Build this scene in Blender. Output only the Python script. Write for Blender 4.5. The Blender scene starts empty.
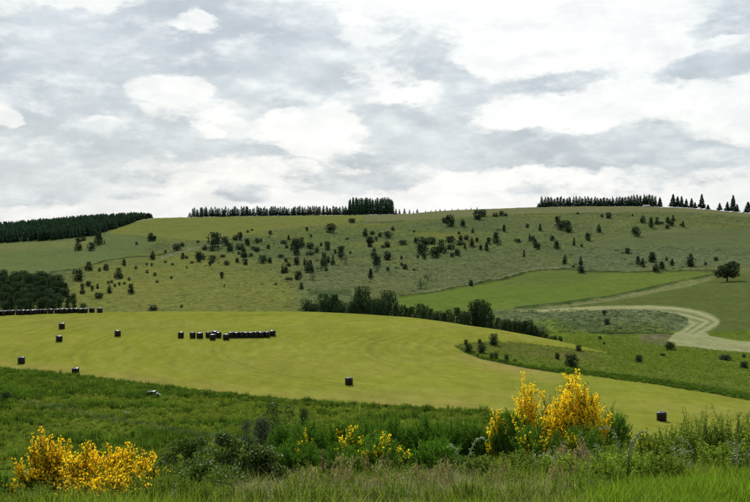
import bpy, math, random
import numpy as np
from mathutils import Vector, Matrix, Euler

# ------------------------------------------------------------------ camera, sky, sun, exposure
SC = bpy.context.scene
COL = SC.collection
FPX, CX, CY, HY = 1030.0, 375.0, 251.0, 205.0          # focal length and principal point of the lens, eye level
PITCH = math.atan((CY - HY) / FPX)
CP, SP = math.cos(PITCH), math.sin(PITCH)

cam_data = bpy.data.cameras.new('camera')
cam_data.sensor_width = 36.0
cam_data.lens = 36.0 * FPX / 750.0
cam_data.clip_start = 0.1
cam_data.clip_end = 60000.0
cam = bpy.data.objects.new('camera', cam_data)
cam.location = (0, 0, 0)
cam.rotation_euler = (math.pi / 2 - PITCH, 0, 0)
COL.objects.link(cam)
SC.camera = cam

SUN_EL, SUN_AZ = math.radians(40), math.radians(-12)    # azimuth from straight ahead, clockwise
SUN_STRENGTH = 5.0
SKY_STRENGTH = 0.1

def nd(nt, kind, **kw):
    n = nt.nodes.new(kind)
    for k, v in kw.items():
        if k == 'inp':
            for a, b in v.items():
                n.inputs[a].default_value = b
        else:
            setattr(n, k, v)
    return n

def mth(nt, op, a, b=None, c=None, clamp=False):
    n = nt.nodes.new('ShaderNodeMath'); n.operation = op; n.use_clamp = clamp
    for i, v in enumerate((a, b, c)):
        if v is None: continue
        if isinstance(v, (int, float)): n.inputs[i].default_value = v
        else: nt.links.new(v, n.inputs[i])
    return n.outputs[0]

def mixc(nt, fac, a, b, mode='MIX'):
    n = nt.nodes.new('ShaderNodeMix'); n.data_type = 'RGBA'; n.blend_type = mode
    if isinstance(fac, (int, float)): n.inputs[0].default_value = fac
    else: nt.links.new(fac, n.inputs[0])
    for i, v in ((6, a), (7, b)):
        if isinstance(v, (tuple, list)): n.inputs[i].default_value = (*v[:3], 1)
        else: nt.links.new(v, n.inputs[i])
    return n.outputs[2]

def sstep(nt, v, lo, hi):
    n = nt.nodes.new('ShaderNodeMapRange'); n.interpolation_type = 'SMOOTHSTEP'
    nt.links.new(v, n.inputs[0]); n.inputs[1].default_value = lo; n.inputs[2].default_value = hi
    return n.outputs[0]

def build_world():
    w = bpy.data.worlds.new('World'); SC.world = w; w.use_nodes = True
    nt = w.node_tree; nt.nodes.clear(); L = nt.links.new
    out = nd(nt, 'ShaderNodeOutputWorld'); bg = nd(nt, 'ShaderNodeBackground')
    bg.inputs[1].default_value = SKY_STRENGTH
    L(bg.outputs[0], out.inputs[0])
    sky = nd(nt, 'ShaderNodeTexSky', sky_type='NISHITA', sun_disc=False)
    sky.sun_elevation = SUN_EL; sky.sun_rotation = SUN_AZ
    sky.air_density = 1.0; sky.dust_density = 2.0
    tc = nd(nt, 'ShaderNodeTexCoord')
    sx = nd(nt, 'ShaderNodeSeparateXYZ'); L(tc.outputs['Generated'], sx.inputs[0])
    X, Y, Z = sx.outputs
    az = mth(nt, 'ARCTAN2', X, Y)
    hyp = mth(nt, 'SQRT', mth(nt, 'ADD', mth(nt, 'MULTIPLY', X, X), mth(nt, 'MULTIPLY', Y, Y)))
    el = mth(nt, 'ARCTAN2', Z, hyp)
    P = nd(nt, 'ShaderNodeCombineXYZ'); L(az, P.inputs[0]); L(el, P.inputs[1])
    # cloud coordinates: on a deck overhead, so that clouds flatten towards the horizon
    den = mth(nt, 'ADD', mth(nt, 'MAXIMUM', Z, 0.0), 0.16)
    Q = nd(nt, 'ShaderNodeCombineXYZ')
    L(mth(nt, 'DIVIDE', X, den), Q.inputs[0]); L(mth(nt, 'DIVIDE', Y, den), Q.inputs[1])
    def noise(vec, scale, detail, rough, off=0.0, dist=0.0):
        n = nd(nt, 'ShaderNodeTexNoise', noise_dimensions='4D')
        n.inputs['Scale'].default_value = scale; n.inputs['Detail'].default_value = detail
        n.inputs['Roughness'].default_value = rough; n.inputs['W'].default_value = off
        n.inputs['Distortion'].default_value = dist
        L(vec, n.inputs['Vector']); return n
    # direction space, stretched sideways
    st = nd(nt, 'ShaderNodeVectorMath', operation='MULTIPLY'); L(P.outputs[0], st.inputs[0]); st.inputs[1].default_value = (1, 2.3, 1)
    warp = noise(st.outputs[0], 14, 4, 0.6, 3.0)
    wv = nd(nt, 'ShaderNodeVectorMath', operation='SUBTRACT'); L(warp.outputs['Color'], wv.inputs[0]); wv.inputs[1].default_value = (.5, .5, .5)
    ws = nd(nt, 'ShaderNodeVectorMath', operation='MULTIPLY'); L(wv.outputs[0], ws.inputs[0]); ws.inputs[1].default_value = (.085, .05, 0)
    wp = nd(nt, 'ShaderNodeVectorMath', operation='ADD'); L(P.outputs[0], wp.inputs[0]); L(ws.outputs[0], wp.inputs[1])
    blobs = [(40,72,125,46,1.15),(205,48,120,52,1.15),(300,75,70,45,.9),(110,142,130,17,.95),(230,152,55,10,.4),(10,165,60,18,.45),
             (400,123,75,15,1.0),(432,45,42,36,.6),(470,88,65,18,.9),(565,84,45,14,.75),(490,150,130,17,.95),(640,154,120,17,1.0),
             (375,165,70,14,.6),(695,78,50,14,1.0),(735,30,34,45,.9),(70,172,60,11,.6),(150,178,30,9,.5),(245,196,22,9,.7),
             (130,197,20,7,.5),(60,195,70,8,.25),(330,182,60,8,.3),(690,182,70,8,.4),(520,50,40,18,.35),(20,190,60,12,.5),(300,150,40,10,.45),(355,185,60,8,.45),(560,190,80,7,.35),(85,110,60,14,.5),(30,140,60,10,.5),(180,165,60,9,.4),(640,130,50,8,.4),(455,60,30,14,.35),
             (58,8,18,10,-1.0),(112,14,22,11,-.95),(192,30,22,9,-1.0),(72,57,14,8,-.8),(160,90,40,18,-1.35),(4,120,13,16,-1.1),
             (95,131,15,7,-.75),(205,135,17,6,-.8),(318,130,42,26,-.9),(425,95,24,13,-.5),(540,155,40,5,-.25),(500,25,70,60,-.5),
             (605,40,70,45,-.5),(570,120,80,10,-.4),(725,55,18,7,-.4),(350,40,12,30,-.3)]
    acc = None
    for (bx, by, rx, ry, am) in blobs:
        a0 = math.atan((bx - CX) / FPX); e0 = (HY - by) / FPX
        s = nd(nt, 'ShaderNodeVectorMath', operation='SUBTRACT'); L(wp.outputs[0], s.inputs[0]); s.inputs[1].default_value = (a0, e0, 0)
        m = nd(nt, 'ShaderNodeVectorMath', operation='MULTIPLY'); L(s.outputs[0], m.inputs[0])
        m.inputs[1].default_value = (FPX / rx / 1.32, FPX / ry / 1.32, 0)
        ln = nd(nt, 'ShaderNodeVectorMath', operation='LENGTH'); L(m.outputs[0], ln.inputs[0])
        r = nd(nt, 'ShaderNodeMapRange'); r.interpolation_type = 'SMOOTHSTEP'
        L(ln.outputs['Value'], r.inputs[0]); r.inputs[1].default_value = 1.25; r.inputs[2].default_value = 0.25
        r.inputs[3].default_value = 0; r.inputs[4].default_value = am
        acc = r.outputs[0] if acc is None else mth(nt, 'ADD', acc, r.outputs[0])
    # the same kind of broken cloud goes on all round and overhead
    wide = noise(Q.outputs[0], .9, 6, .55, 7.0)
    outside = mth(nt, 'MULTIPLY', sstep(nt, wide.outputs[0], .40, .62), 1.1)
    aa = mth(nt, 'ABSOLUTE', az)
    inx = sstep(nt, aa, .40, .58); iny = sstep(nt, el, .20, .32)
    wgt = mth(nt, 'MAXIMUM', inx, iny)
    acc = mth(nt, 'ADD', mth(nt, 'MULTIPLY', acc, mth(nt, 'SUBTRACT', 1.0, wgt)), mth(nt, 'MULTIPLY', outside, wgt))
    n1 = noise(st.outputs[0], 16, 9, .60, 1.0)
    n2 = noise(st.outputs[0], 55, 8, .62, 5.0)
    dens = mth(nt, 'ADD', acc, mth(nt, 'MULTIPLY', mth(nt, 'SUBTRACT', n1.outputs[0], .5), 2.3))
    dens = mth(nt, 'ADD', dens, mth(nt, 'MULTIPLY', mth(nt, 'SUBTRACT', n2.outputs[0], .5), 1.1))
    g = sstep(nt, dens, .10, .72)
    soft = noise(st.outputs[0], 9, 7, .55, 9.0)
    grey = mixc(nt, sstep(nt, soft.outputs[0], .35, .68), (6.3, 6.95, 7.4), (4.3, 5.0, 5.6))
    white = mixc(nt, sstep(nt, noise(st.outputs[0], 22, 6, .6, 12.).outputs[0], .3, .7), (9.1, 9.25, 9.1), (7.1, 7.5, 7.65))
    glow = sstep(nt, mth(nt, 'ABSOLUTE', mth(nt, 'SUBTRACT', az, .12)), .5, .0)
    white = mixc(nt, mth(nt, 'MULTIPLY', glow, .55), white, (10.2, 10.25, 10.1))
    up = nd(nt, 'ShaderNodeVectorMath', operation='ADD'); L(st.outputs[0], up.inputs[0]); up.inputs[1].default_value = (0.004, .03, 0)
    n1u = noise(up.outputs[0], 16, 9, .60, 1.0); n2u = noise(up.outputs[0], 55, 8, .62, 5.0)
    relief = mth(nt, 'ADD', mth(nt, 'MULTIPLY', mth(nt, 'SUBTRACT', n1.outputs[0], n1u.outputs[0]), 2.2), mth(nt, 'MULTIPLY', mth(nt, 'SUBTRACT', n2.outputs[0], n2u.outputs[0]), .35))
    grey = mixc(nt, mth(nt, 'MULTIPLY', mth(nt, 'MAXIMUM', mth(nt, 'MULTIPLY', relief, -1.0), 0.0), .9, clamp=True), grey, (3.7, 4.25, 4.8))
    grey = mixc(nt, mth(nt, 'MULTIPLY', mth(nt, 'MAXIMUM', relief, 0.0), 1.5, clamp=True), grey, (8.8, 9.1, 9.2))
    white = mixc(nt, mth(nt, 'MULTIPLY', mth(nt, 'MAXIMUM', mth(nt, 'MULTIPLY', relief, -1.0), 0.0), 1.1, clamp=True), white, (7.0, 7.4, 7.6))
    cloud = mixc(nt, g, white, grey)
    col = mixc(nt, .92, sky.outputs[0], cloud)
    L(col, bg.inputs[0])
build_world()

sun_data = bpy.data.lights.new('sun', 'SUN'); sun_data.energy = SUN_STRENGTH; sun_data.angle = math.radians(.6)
sun_data.color = (1.0, .95, .86)
sun = bpy.data.objects.new('sun', sun_data); COL.objects.link(sun)
sd = Vector((math.sin(SUN_AZ) * math.cos(SUN_EL), math.cos(SUN_AZ) * math.cos(SUN_EL), math.sin(SUN_EL)))
sun.rotation_euler = (-sd).to_track_quat('-Z', 'Y').to_euler()

SC.view_settings.view_transform = 'Standard'; SC.view_settings.look = 'None'
SC.view_settings.exposure = 0.12; SC.view_settings.gamma = 1.0
rng = np.random.default_rng(7)
rnd = random.Random(11)

# ------------------------------------------------------------------ small helpers
def tag(o, label=None, cat=None, group=None, kind=None):
    if label: o['label'] = label
    if cat: o['category'] = cat
    if group: o['group'] = group
    if kind: o['kind'] = kind
    return o

def npmesh(name, V, F, mats=(), midx=None, smooth=False, attrs=None):
    """V (n,3); F list of arrays (m,3)/(m,4) or a list of such."""
    if isinstance(F, np.ndarray): F = [F]
    F = [np.asarray(f, dtype=np.int32) for f in F if len(f)]
    me = bpy.data.meshes.new(name)
    V = np.asarray(V, dtype=np.float32)
    me.vertices.add(len(V)); me.vertices.foreach_set('co', V.ravel())
    nl = sum(f.size for f in F); nf = sum(len(f) for f in F)
    me.loops.add(nl); me.loops.foreach_set('vertex_index', np.concatenate([f.ravel() for f in F]))
    me.polygons.add(nf)
    tot = np.concatenate([np.full(len(f), f.shape[1], dtype=np.int32) for f in F])
    st = np.concatenate([[0], np.cumsum(tot)[:-1]]).astype(np.int32)
    me.polygons.foreach_set('loop_start', st); me.polygons.foreach_set('loop_total', tot)
    if midx is not None: me.polygons.foreach_set('material_index', np.asarray(midx, dtype=np.int32))
    if smooth: me.polygons.foreach_set('use_smooth', np.ones(nf, dtype=bool))
    for m in mats: me.materials.append(m)
    me.update(calc_edges=True)
    if attrs:
        for k, (t, a) in attrs.items():
            at = me.attributes.new(k, t, 'POINT')
            at.data.foreach_set({'FLOAT': 'value', 'INT': 'value', 'FLOAT_COLOR': 'color', 'FLOAT_VECTOR': 'vector'}[t], np.asarray(a).ravel())
    return me

def link(name, me, parent=None, loc=(0, 0, 0), rot=(0, 0, 0), scale=(1, 1, 1)):
    o = bpy.data.objects.new(name, me); COL.objects.link(o)
    o.location = loc; o.rotation_euler = rot; o.scale = scale
    if parent is not None: o.parent = parent
    return o

def hash2(ix, iy, seed):
    h = (ix.astype(np.int64) * 374761393 + iy.astype(np.int64) * 668265263 + seed * 974634777) & 0xffffffff
    h = ((h ^ (h >> 13)) * 1274126177) & 0xffffffff
    return ((h ^ (h >> 16)) & 0xffffff) / float(0xffffff)

def vnoise(x, y, seed=0):
    ix = np.floor(x); iy = np.floor(y); fx = x - ix; fy = y - iy
    fx = fx * fx * (3 - 2 * fx); fy = fy * fy * (3 - 2 * fy)
    a = hash2(ix, iy, seed); b = hash2(ix + 1, iy, seed); c = hash2(ix, iy + 1, seed); d = hash2(ix + 1, iy + 1, seed)
    return (a * (1 - fx) + b * fx) * (1 - fy) + (c * (1 - fx) + d * fx) * fy

def fbm(x, y, scale, octs=4, seed=0):
    v = 0; a = .5; t = 0; s = 1.0 / scale
    for i in range(octs):
        v = v + a * (vnoise(x * s + 17.3 * i, y * s - 9.1 * i, seed + i) - .5); t += a; a *= .5; s *= 2.03
    return v / t * 2

# ------------------------------------------------------------------ terrain: long profile lines across the valley
KX = np.array([-110, 0, 60, 110, 150, 200, 300, 400, 440, 470, 500, 540, 570, 600, 650, 700, 750, 860.])
def prof(pairs):
    xs, ys = zip(*pairs); return np.interp(KX, xs, ys)
def yz(ys, Ds): return -(ys - HY) / FPX * Ds            # image row at distance D to height
LINES = []                                              # (D at KX, z at KX, rows up to the next line)
def zline(D, z, n): LINES.append((prof(D) if isinstance(D, list) else np.full(len(KX), float(D)), prof(z) if isinstance(z, list) else np.full(len(KX), float(z)), n))
def yline(D, y, n):
    d = prof(D) if isinstance(D, list) else np.full(len(KX), float(D)); LINES.append((d, yz(prof(y), d), n))
zline(.05, -1.70, 3)
zline(4, -1.95, 10)
zline(10, -3.0, 45)
zline([(0, 19), (750, 19)], [(0, -5.15), (400, -5.0), (600, -4.7), (750, -4.5)], 16)
zline(45, -14.2, 10)
zline(90, -25.5, 14)
zline(118, [(0, -28.7), (500, -28.5), (750, -28.0)], 70)
zline(150, [(0, -29.0), (500, -29.2), (750, -30.3)], 70)
zline(180, [(0, -28.9), (300, -28.9), (450, -29.4), (600, -30.2), (750, -31.6)], 85)
yline([(0, 262), (300, 262), (400, 255), (470, 240), (540, 230), (600, 216), (650, 208), (750, 204)],
      [(0, 309.9), (60, 309.8), (110, 309.9), (150, 310.4), (300, 312), (400, 317.5), (440, 322), (470, 326.5), (500, 330.5), (540, 337.5), (570, 343.5), (600, 350.5), (650, 360), (700, 366), (750, 371)], 36)
yline([(0, 305), (400, 300), (470, 280), (540, 268), (600, 255), (750, 245)],
      [(0, 335), (300, 338), (400, 344), (500, 348), (540, 349), (600, 350.3), (650, 352), (750, 356)], 45)
yline([(0, 365), (400, 360), (540, 330), (600, 310), (750, 300)],
      [(0, 320), (300, 322), (400, 327), (500, 334), (540, 335), (600, 337), (650, 339), (750, 342)], 80)
yline(430, [(0, 300), (150, 301), (300, 300), (400, 304), (500, 309), (600, 307), (650, 306), (700, 309), (750, 312)], 80)
yline(560, [(0, 271), (150, 283), (300, 280), (400, 284), (500, 286), (540, 284), (600, 284), (650, 284), (700, 282), (750, 279)], 75)
yline(750, [(0, 254), (60, 258), (150, 260), (300, 259), (400, 258), (500, 258), (600, 258), (700, 256), (750, 253)], 75)
yline(950, [(0, 240), (60, 238), (110, 235.5), (150, 237), (200, 235), (300, 234), (400, 231), (500, 228), (600, 228), (700, 231), (750, 233)], 80)
yline(1200, [(-110, 238), (0, 231), (60, 226), (110, 221.5), (150, 218.2), (200, 217), (300, 215.6), (400, 214.2), (440, 211), (470, 209.5), (500, 208.5), (540, 207.2), (600, 206.3), (650, 206.5), (700, 209), (750, 213), (860, 221)], 12)
yline(1600, [(0, 240), (150, 228), (600, 224), (750, 228)], 8)
zline(4500, -210, 6)
zline(30000, -1600, 1)
NK = len(LINES)

px_cols = list(np.arange(-36, 787, 1.12))
step = 1.12; x = px_cols[-1]; right = []
while x < 9000: step *= 1.22; x += step; right.append(x)
azr = [math.atan((v - CX) / FPX) for v in right] + list(np.radians(np.arange(86, 180, 5.)))
azl = [math.atan((-(v - 750) - CX) / FPX) for v in right] + list(-np.radians(np.arange(86, 181, 5.)))
AZ = np.array(sorted(azl) + [math.atan((v - CX) / FPX) for v in px_cols] + azr)
NC = len(AZ)
PX0 = np.clip(np.where(np.abs(AZ) < 1.2, CX + FPX * np.tan(np.clip(AZ, -1.2, 1.2)), np.where(AZ < 0, -1e4, 1e4)), -110, 860)

def smooth_interp(x, xp, fp):
    """monotone cubic through the knots"""
    h = np.diff(xp); d = np.diff(fp) / h
    m = np.zeros(len(xp)); m[0] = d[0]; m[-1] = d[-1]
    for i in range(1, len(xp) - 1):
        if d[i - 1] * d[i] > 0:
            w1 = 2 * h[i] + h[i - 1]; w2 = h[i] + 2 * h[i - 1]; m[i] = (w1 + w2) / (w1 / d[i - 1] + w2 / d[i])
    k = np.clip(np.searchsorted(xp, x) - 1, 0, len(h) - 1)
    t = (x - xp[k]) / h[k]
    return (2*t**3 - 3*t**2 + 1) * fp[k] + (t**3 - 2*t**2 + t) * h[k] * m[k] + (-2*t**3 + 3*t**2) * fp[k+1] + (t**3 - t**2) * h[k] * m[k+1]

KD = np.array([smooth_interp(PX0, KX, l[0]) for l in LINES])       # (NK, NC)
KZ = np.array([smooth_interp(PX0, KX, l[1]) for l in LINES])
Dg, Zg = [], []
dl = (KZ[1:] - KZ[:-1]) / (KD[1:] - KD[:-1]); hh = KD[1:] - KD[:-1]
M = np.zeros_like(KZ); M[0] = dl[0]; M[-1] = dl[-1]
for i in range(1, NK - 1):
    w1 = 2 * hh[i] + hh[i-1]; w2 = hh[i] + 2 * hh[i-1]
    ok = dl[i-1] * dl[i] > 0
    with np.errstate(divide='ignore', invalid='ignore'):
        M[i] = np.where(ok, (w1 + w2) / (w1 / dl[i-1] + w2 / dl[i]), 0)
for k in range(NK - 1):
    n = LINES[k][2]
    for j in range(n):
        t = j / n
        Dg.append(KD[k] + t * hh[k])
        Zg.append((2*t**3 - 3*t**2 + 1) * KZ[k] + (t**3 - 2*t**2 + t) * hh[k] * M[k] + (-2*t**3 + 3*t**2) * KZ[k+1] + (t**3 - t**2) * hh[k] * M[k+1])
Dg.append(KD[-1]); Zg.append(KZ[-1])
Dg = np.array(Dg); Zs = np.array(Zg); NR = len(Dg)
XW = Dg * np.sin(AZ)[None, :]; YW = Dg * np.cos(AZ)[None, :]
def project(x, y, z):
    dep = y * CP - z * SP; up = y * SP + z * CP
    dep = np.where(dep < .01, .01, dep)
    return CX + FPX * x / dep, CY - FPX * up / dep
PXg, PYg = project(XW, YW, Zs)
GX = np.broadcast_to(PX0[None, :], PXg.shape)
PXu = np.where(np.abs(AZ)[None, :] < .45, PXg, GX)                 # across-the-valley coordinate used to lay out the fields

# ------------------------------------------------------------------ field plan: closed outlines of each cover
def inpoly_sd(px, py, poly, ax=1.0):
    """signed distance (positive inside)"""
    P = np.array(poly, float); d = np.full(px.shape, 1e9); ins = np.zeros(px.shape, bool)
    for i in range(len(P)):
        x1, y1 = P[i]; x2, y2 = P[(i + 1) % len(P)]
        dx, dy = x2 - x1, y2 - y1; L2 = dx*dx + dy*dy + 1e-9
        t = np.clip(((px - x1) * dx + (py - y1) * dy) / L2, 0, 1)
        d = np.minimum(d, np.hypot(px - x1 - t*dx, py - y1 - t*dy))
        if y1 != y2:
            c = ((y1 > py) != (y2 > py)) & (px < (x2 - x1) * (py - y1) / (y2 - y1) + x1)
            ins ^= c
    return np.where(ins, d, -d)
def line_d(px, py, pts):
    P = np.array(pts, float); d = np.full(px.shape, 1e9)
    for i in range(len(P) - 1):
        x1, y1 = P[i]; x2, y2 = P[i + 1]; dx, dy = x2 - x1, y2 - y1; L2 = dx*dx + dy*dy + 1e-9
        t = np.clip(((px - x1) * dx + (py - y1) * dy) / L2, 0, 1)
        d = np.minimum(d, np.hypot(px - x1 - t*dx, py - y1 - t*dy))
    return d

P_HAY = [(-400,300),(-60,300),(100,300),(300,300),(400,305),(470,316),(540,330),(600,344),(612,352),(606,352.5),(585,350),(560,346.6),(530,343.2),(500,341.6),(478,342),(462,343.2),(455,345.5),
         (465,352),(480,358),(500,362.5),(530,368.5),(560,373),(600,377.3),(650,383.7),(700,391.7),(745,399.2),(790,407),(1200,430),
         (1200,520),(790,460),(640,440),(560,425),(480,412),(400,407),(330,403),(260,398),(200,391.5),(150,385.5),(100,379.5),(50,374),(0,369),(-60,364),(-400,350)]
P_STRIP = [(-400,350),(-60,364),(0,369),(50,374),(100,379.5),(150,385.5),(200,391.5),(260,398),(330,403),(400,407),(480,412),(560,425),(560,429),(480,415),(400,410),(330,407),(260,403),(200,398),(150,396),(100,394),(50,390),(0,386),(-60,382),(-400,370)]
P_EDGE = [(500,362),(530,368),(560,372.5),(600,376.8),(650,383.2),(700,391.2),(745,398.8),(800,408),(800,402),(745,392),(700,384),(650,377),(600,371.5),(560,369.5),(530,367),(500,361)]
P_PASTURE = [(-400,250),(-40,244),(0,243),(60,239.5),(97,237),(112,233.5),(150,239),(158,243),(150,247),(125,257),(100,262),(60,270.5),(40,274.5),(-40,282),(-400,290)]
P_RIDGEHAY = [(104,232.5),(125,225),(140,221),(158,217.5),(175,210),(345,208),(368,211),(364,218),(357,222.5),(330,224.2),(290,227.5),(262,231),(245,235.5),(215,241),(190,240.5),(150,236.5),(112,233.5)]
P_TAN = [(366,210),(440,200),(600,198),(690,200),(790,208),(790,221),(720,214.5),(690,212.5),(640,212),(600,213.2),(540,213.5),(500,215),(440,218.5),(400,220.8),(364,222)]
P_UPPER = [(612,236),(650,231.5),(690,228.5),(790,227),(790,247),(650,246),(560,247.5),(590,241)]
P_GREEN = [(398,297.5),(430,292.3),(470,287),(500,281),(530,272.5),(545,270.3),(570,270.8),(600,273),(640,273.2),(680,272),(714,271.8),(712,274.5),(690,280),(650,289),(610,297),(560,304),(515,308.5),(480,311),(430,314),(400,310)]
P_GRAZED = [(520,276),(545,271),(570,271.5),(600,273.5),(600,277),(560,283),(500,286)]
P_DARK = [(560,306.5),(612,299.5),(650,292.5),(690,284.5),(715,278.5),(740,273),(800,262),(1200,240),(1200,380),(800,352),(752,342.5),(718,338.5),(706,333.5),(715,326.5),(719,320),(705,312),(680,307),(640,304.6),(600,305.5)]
P_MOWN = [(520,311),(560,308),(600,305.5),(650,304.6),(675,306),(690,308),(700,310.3),(708,312.6),(714,315.4),(718.5,318.4),(720.5,321),(719.5,323.4),(716,326.4),(711,329.2),(706,332),(711,335.5),(722,337.5),(738,340.5),(800,343.5),(1200,352),(1200,366),(800,356),(735,351.8),(700,348),(676,345),(667,340),(674,333),(683,328),(689,322),(688,317),(675,312.5),(650,310),(620,308.8),(600,309.6),(560,311.5)]
P_PLANT = [(-400,238),(-40,243.5),(0,243),(60,239.3),(92,235.8),(110,230.5),(130,223.5),(142,219.5),(158,217.5),(160,200),(-400,200)]
TRACK = [(480,312),(520,309.5),(560,306),(612,299),(650,292),(690,284),(712,278)]
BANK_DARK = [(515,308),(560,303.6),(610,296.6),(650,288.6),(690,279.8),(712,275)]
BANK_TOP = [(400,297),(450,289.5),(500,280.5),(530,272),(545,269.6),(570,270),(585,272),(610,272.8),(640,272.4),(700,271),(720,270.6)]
BANK_LEFT = [(50,272),(75,269),(100,262.5),(125,257),(150,256.5),(175,253)]
BANK_PALE = [(104,231.5),(114,227.5),(125,224),(134,221.5),(145,219.5),(156,217.8)]
BANK_PALE2 = [(160,258),(185,251),(205,246),(230,243)]
STREAM = [(590,332),(610,333.5),(640,333),(665,332.5),(680,335)]

wn = fbm(XW, YW, 9, 3, 5) * np.clip(260 / np.maximum(Dg, 1), .3, 1.2)
ux = PXu + wn * 1.3; uy = PYg + wn * .8
crestD = KD[9][None, :]
def soft(sd, w=.5): return np.clip(sd / w * .5 + .5, 0, 1)
near = Dg < crestD + 10
mid = (Dg >= crestD - 70) & (Dg < 340)
far = (Dg > 285) & (Dg < 1400)

C = {  # albedo of each cover; 'dark' also has cloud shade mixed in
 'bank': (.070,.100,.022), 'meadow': (.090,.135,.016), 'hay': (.212,.228,.032), 'strip': (.036,.066,.014),
 'valley': (.088,.128,.018), 'heath': (.096,.128,.046), 'pasture': (.106,.140,.052), 'ridgehay': (.145,.162,.044),
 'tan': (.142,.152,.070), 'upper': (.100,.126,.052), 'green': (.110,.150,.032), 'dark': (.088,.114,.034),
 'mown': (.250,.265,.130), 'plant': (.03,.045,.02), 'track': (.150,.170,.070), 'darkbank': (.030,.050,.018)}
REG = ['grass_bank', 'meadow', 'hay_field', 'valley_meadow', 'heath_hillside', 'pasture', 'ridge_hay_field', 'ridge_grassland', 'upper_field', 'green_field', 'shaded_field', 'mown_strip', 'plantation_ground', 'ground', 'verge']
ALB = .66
for k_ in C: C[k_] = tuple(v * ALB for v in C[k_])
colr = np.zeros(Dg.shape + (3,)); colr[:] = C['heath']; reg = np.full(Dg.shape, 4)
rough = np.full(Dg.shape, 1.0)
def paint(w, key, r=None, rg=None):
    global colr, rough
    c = np.array(C[key]) if isinstance(key, str) else np.array(key) * ALB
    colr = colr * (1 - w[..., None]) + c * w[..., None]
    if rg is not None: rough = rough * (1 - w) + rg * w
    if r is not None: reg[w > .5] = REG.index(r)
def gate(m): return m.astype(float)
# hillside
hn = fbm(XW, YW, 60, 4, 21); hn2 = fbm(XW, YW, 22, 3, 31)
w = np.clip((hn + .25 * hn2) * 1.6 + .1, 0, 1) * gate(far); paint(w, (.140,.150,.040), rg=.75)
w = np.clip(-(hn) * 1.8 - .1, 0, 1) * gate(far); paint(w, (.082,.105,.046), rg=1.2)
# yellowish lower left slope of the hill, greyer heath to the right of it
w = soft(inpoly_sd(ux, uy, [(100,262),(140,262),(190,252),(215,262),(300,275),(300,330),(80,330),(60,290)]), 14) * gate(far) * .75; paint(w, (.155,.165,.040), rg=.6)
w = soft(inpoly_sd(ux, uy, [(300,258),(420,262),(520,255),(560,265),(500,282),(400,298),(300,300)]), 12) * gate(far) * .8; paint(w, (.098,.120,.056), rg=1.3)
w = soft(inpoly_sd(ux, uy, [(500,216),(620,214),(760,214),(760,228),(600,240),(500,244)]), 10) * gate(far) * .6; paint(w, (.105,.130,.052), rg=.9)
w = soft(inpoly_sd(ux, uy, [(570,247),(800,246),(800,266),(700,270),(580,271)]), 5) * gate(far) * .8; paint(w, (.095,.122,.062), rg=1.3)
paint(soft(inpoly_sd(ux, uy, [(308,290.5),(350,288.5),(352,292),(348,294.5),(310,295.5)]), 1.2) * gate(far), (.055,.082,.035), rg=.5)
paint(soft(inpoly_sd(ux, uy, P_PASTURE), .8) * gate(far), 'pasture', 'pasture', .25)
paint(soft(inpoly_sd(ux, uy, [(-400,243),(0,243),(60,240),(95,238),(95,247),(0,251),(-400,252)]), 3) * gate(far) * .5, (.16,.17,.06))
paint(soft(inpoly_sd(ux, uy, P_RIDGEHAY), .6) * gate(far & (Dg < 1240)), 'ridgehay', 'ridge_hay_field', .2)
paint(soft(inpoly_sd(ux, uy, P_TAN), 1.0) * gate(far & (Dg < 1300)), 'tan', 'ridge_grassland', .45)
paint(soft(inpoly_sd(ux, uy, P_UPPER), 1.0) * gate(far), 'upper', 'upper_field', .25)
paint(soft(inpoly_sd(ux, uy, P_GREEN), .5) * gate(far), 'green', 'green_field', .2)
paint(soft(inpoly_sd(ux, uy, P_GRAZED), 5) * gate(far) * .7, (.088,.115,.036))
paint(soft(inpoly_sd(ux, uy, [(400,300),(480,290),(560,290),(600,285),(560,298),(480,303),(410,306)]), 7) * gate(far) * .45, (.082,.150,.022))
paint(soft(inpoly_sd(ux, uy, P_DARK), .6) * gate((Dg > 300) & (Dg < 1400)), 'dark', 'shaded_field', .25)  # cloud shade over the right field is painted in as a darker green
# inner rough ground within the mown bend
inner = soft(inpoly_sd(ux, uy, [(500,312),(560,311.5),(620,309),(650,310),(675,312.5),(688,317),(689,322),(674,333),(600,333),(540,330),(500,322)]), 1.5) * gate((Dg > 285) & (Dg < 560))
paint(inner, (.110,.138,.066), 'heath_hillside', 1.2)
vm = (Dg > 285) & (Dg < 560)
paint(soft(inpoly_sd(ux, uy, [(530,322),(560,320),(575,330),(560,334),(530,332)]), 3) * gate(vm), (.110,.170,.030), rg=1.2)
paint(soft(inpoly_sd(ux, uy, [(600,324),(660,321),(672,330),(640,332),(600,331)]), 4) * gate(vm) * .8, (.092,.135,.030), rg=.8)
paint(soft(inpoly_sd(ux, uy, [(560,322),(600,322),(600,330),(560,332)]), 4) * gate(vm) * .7, (.035,.070,.020))
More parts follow.
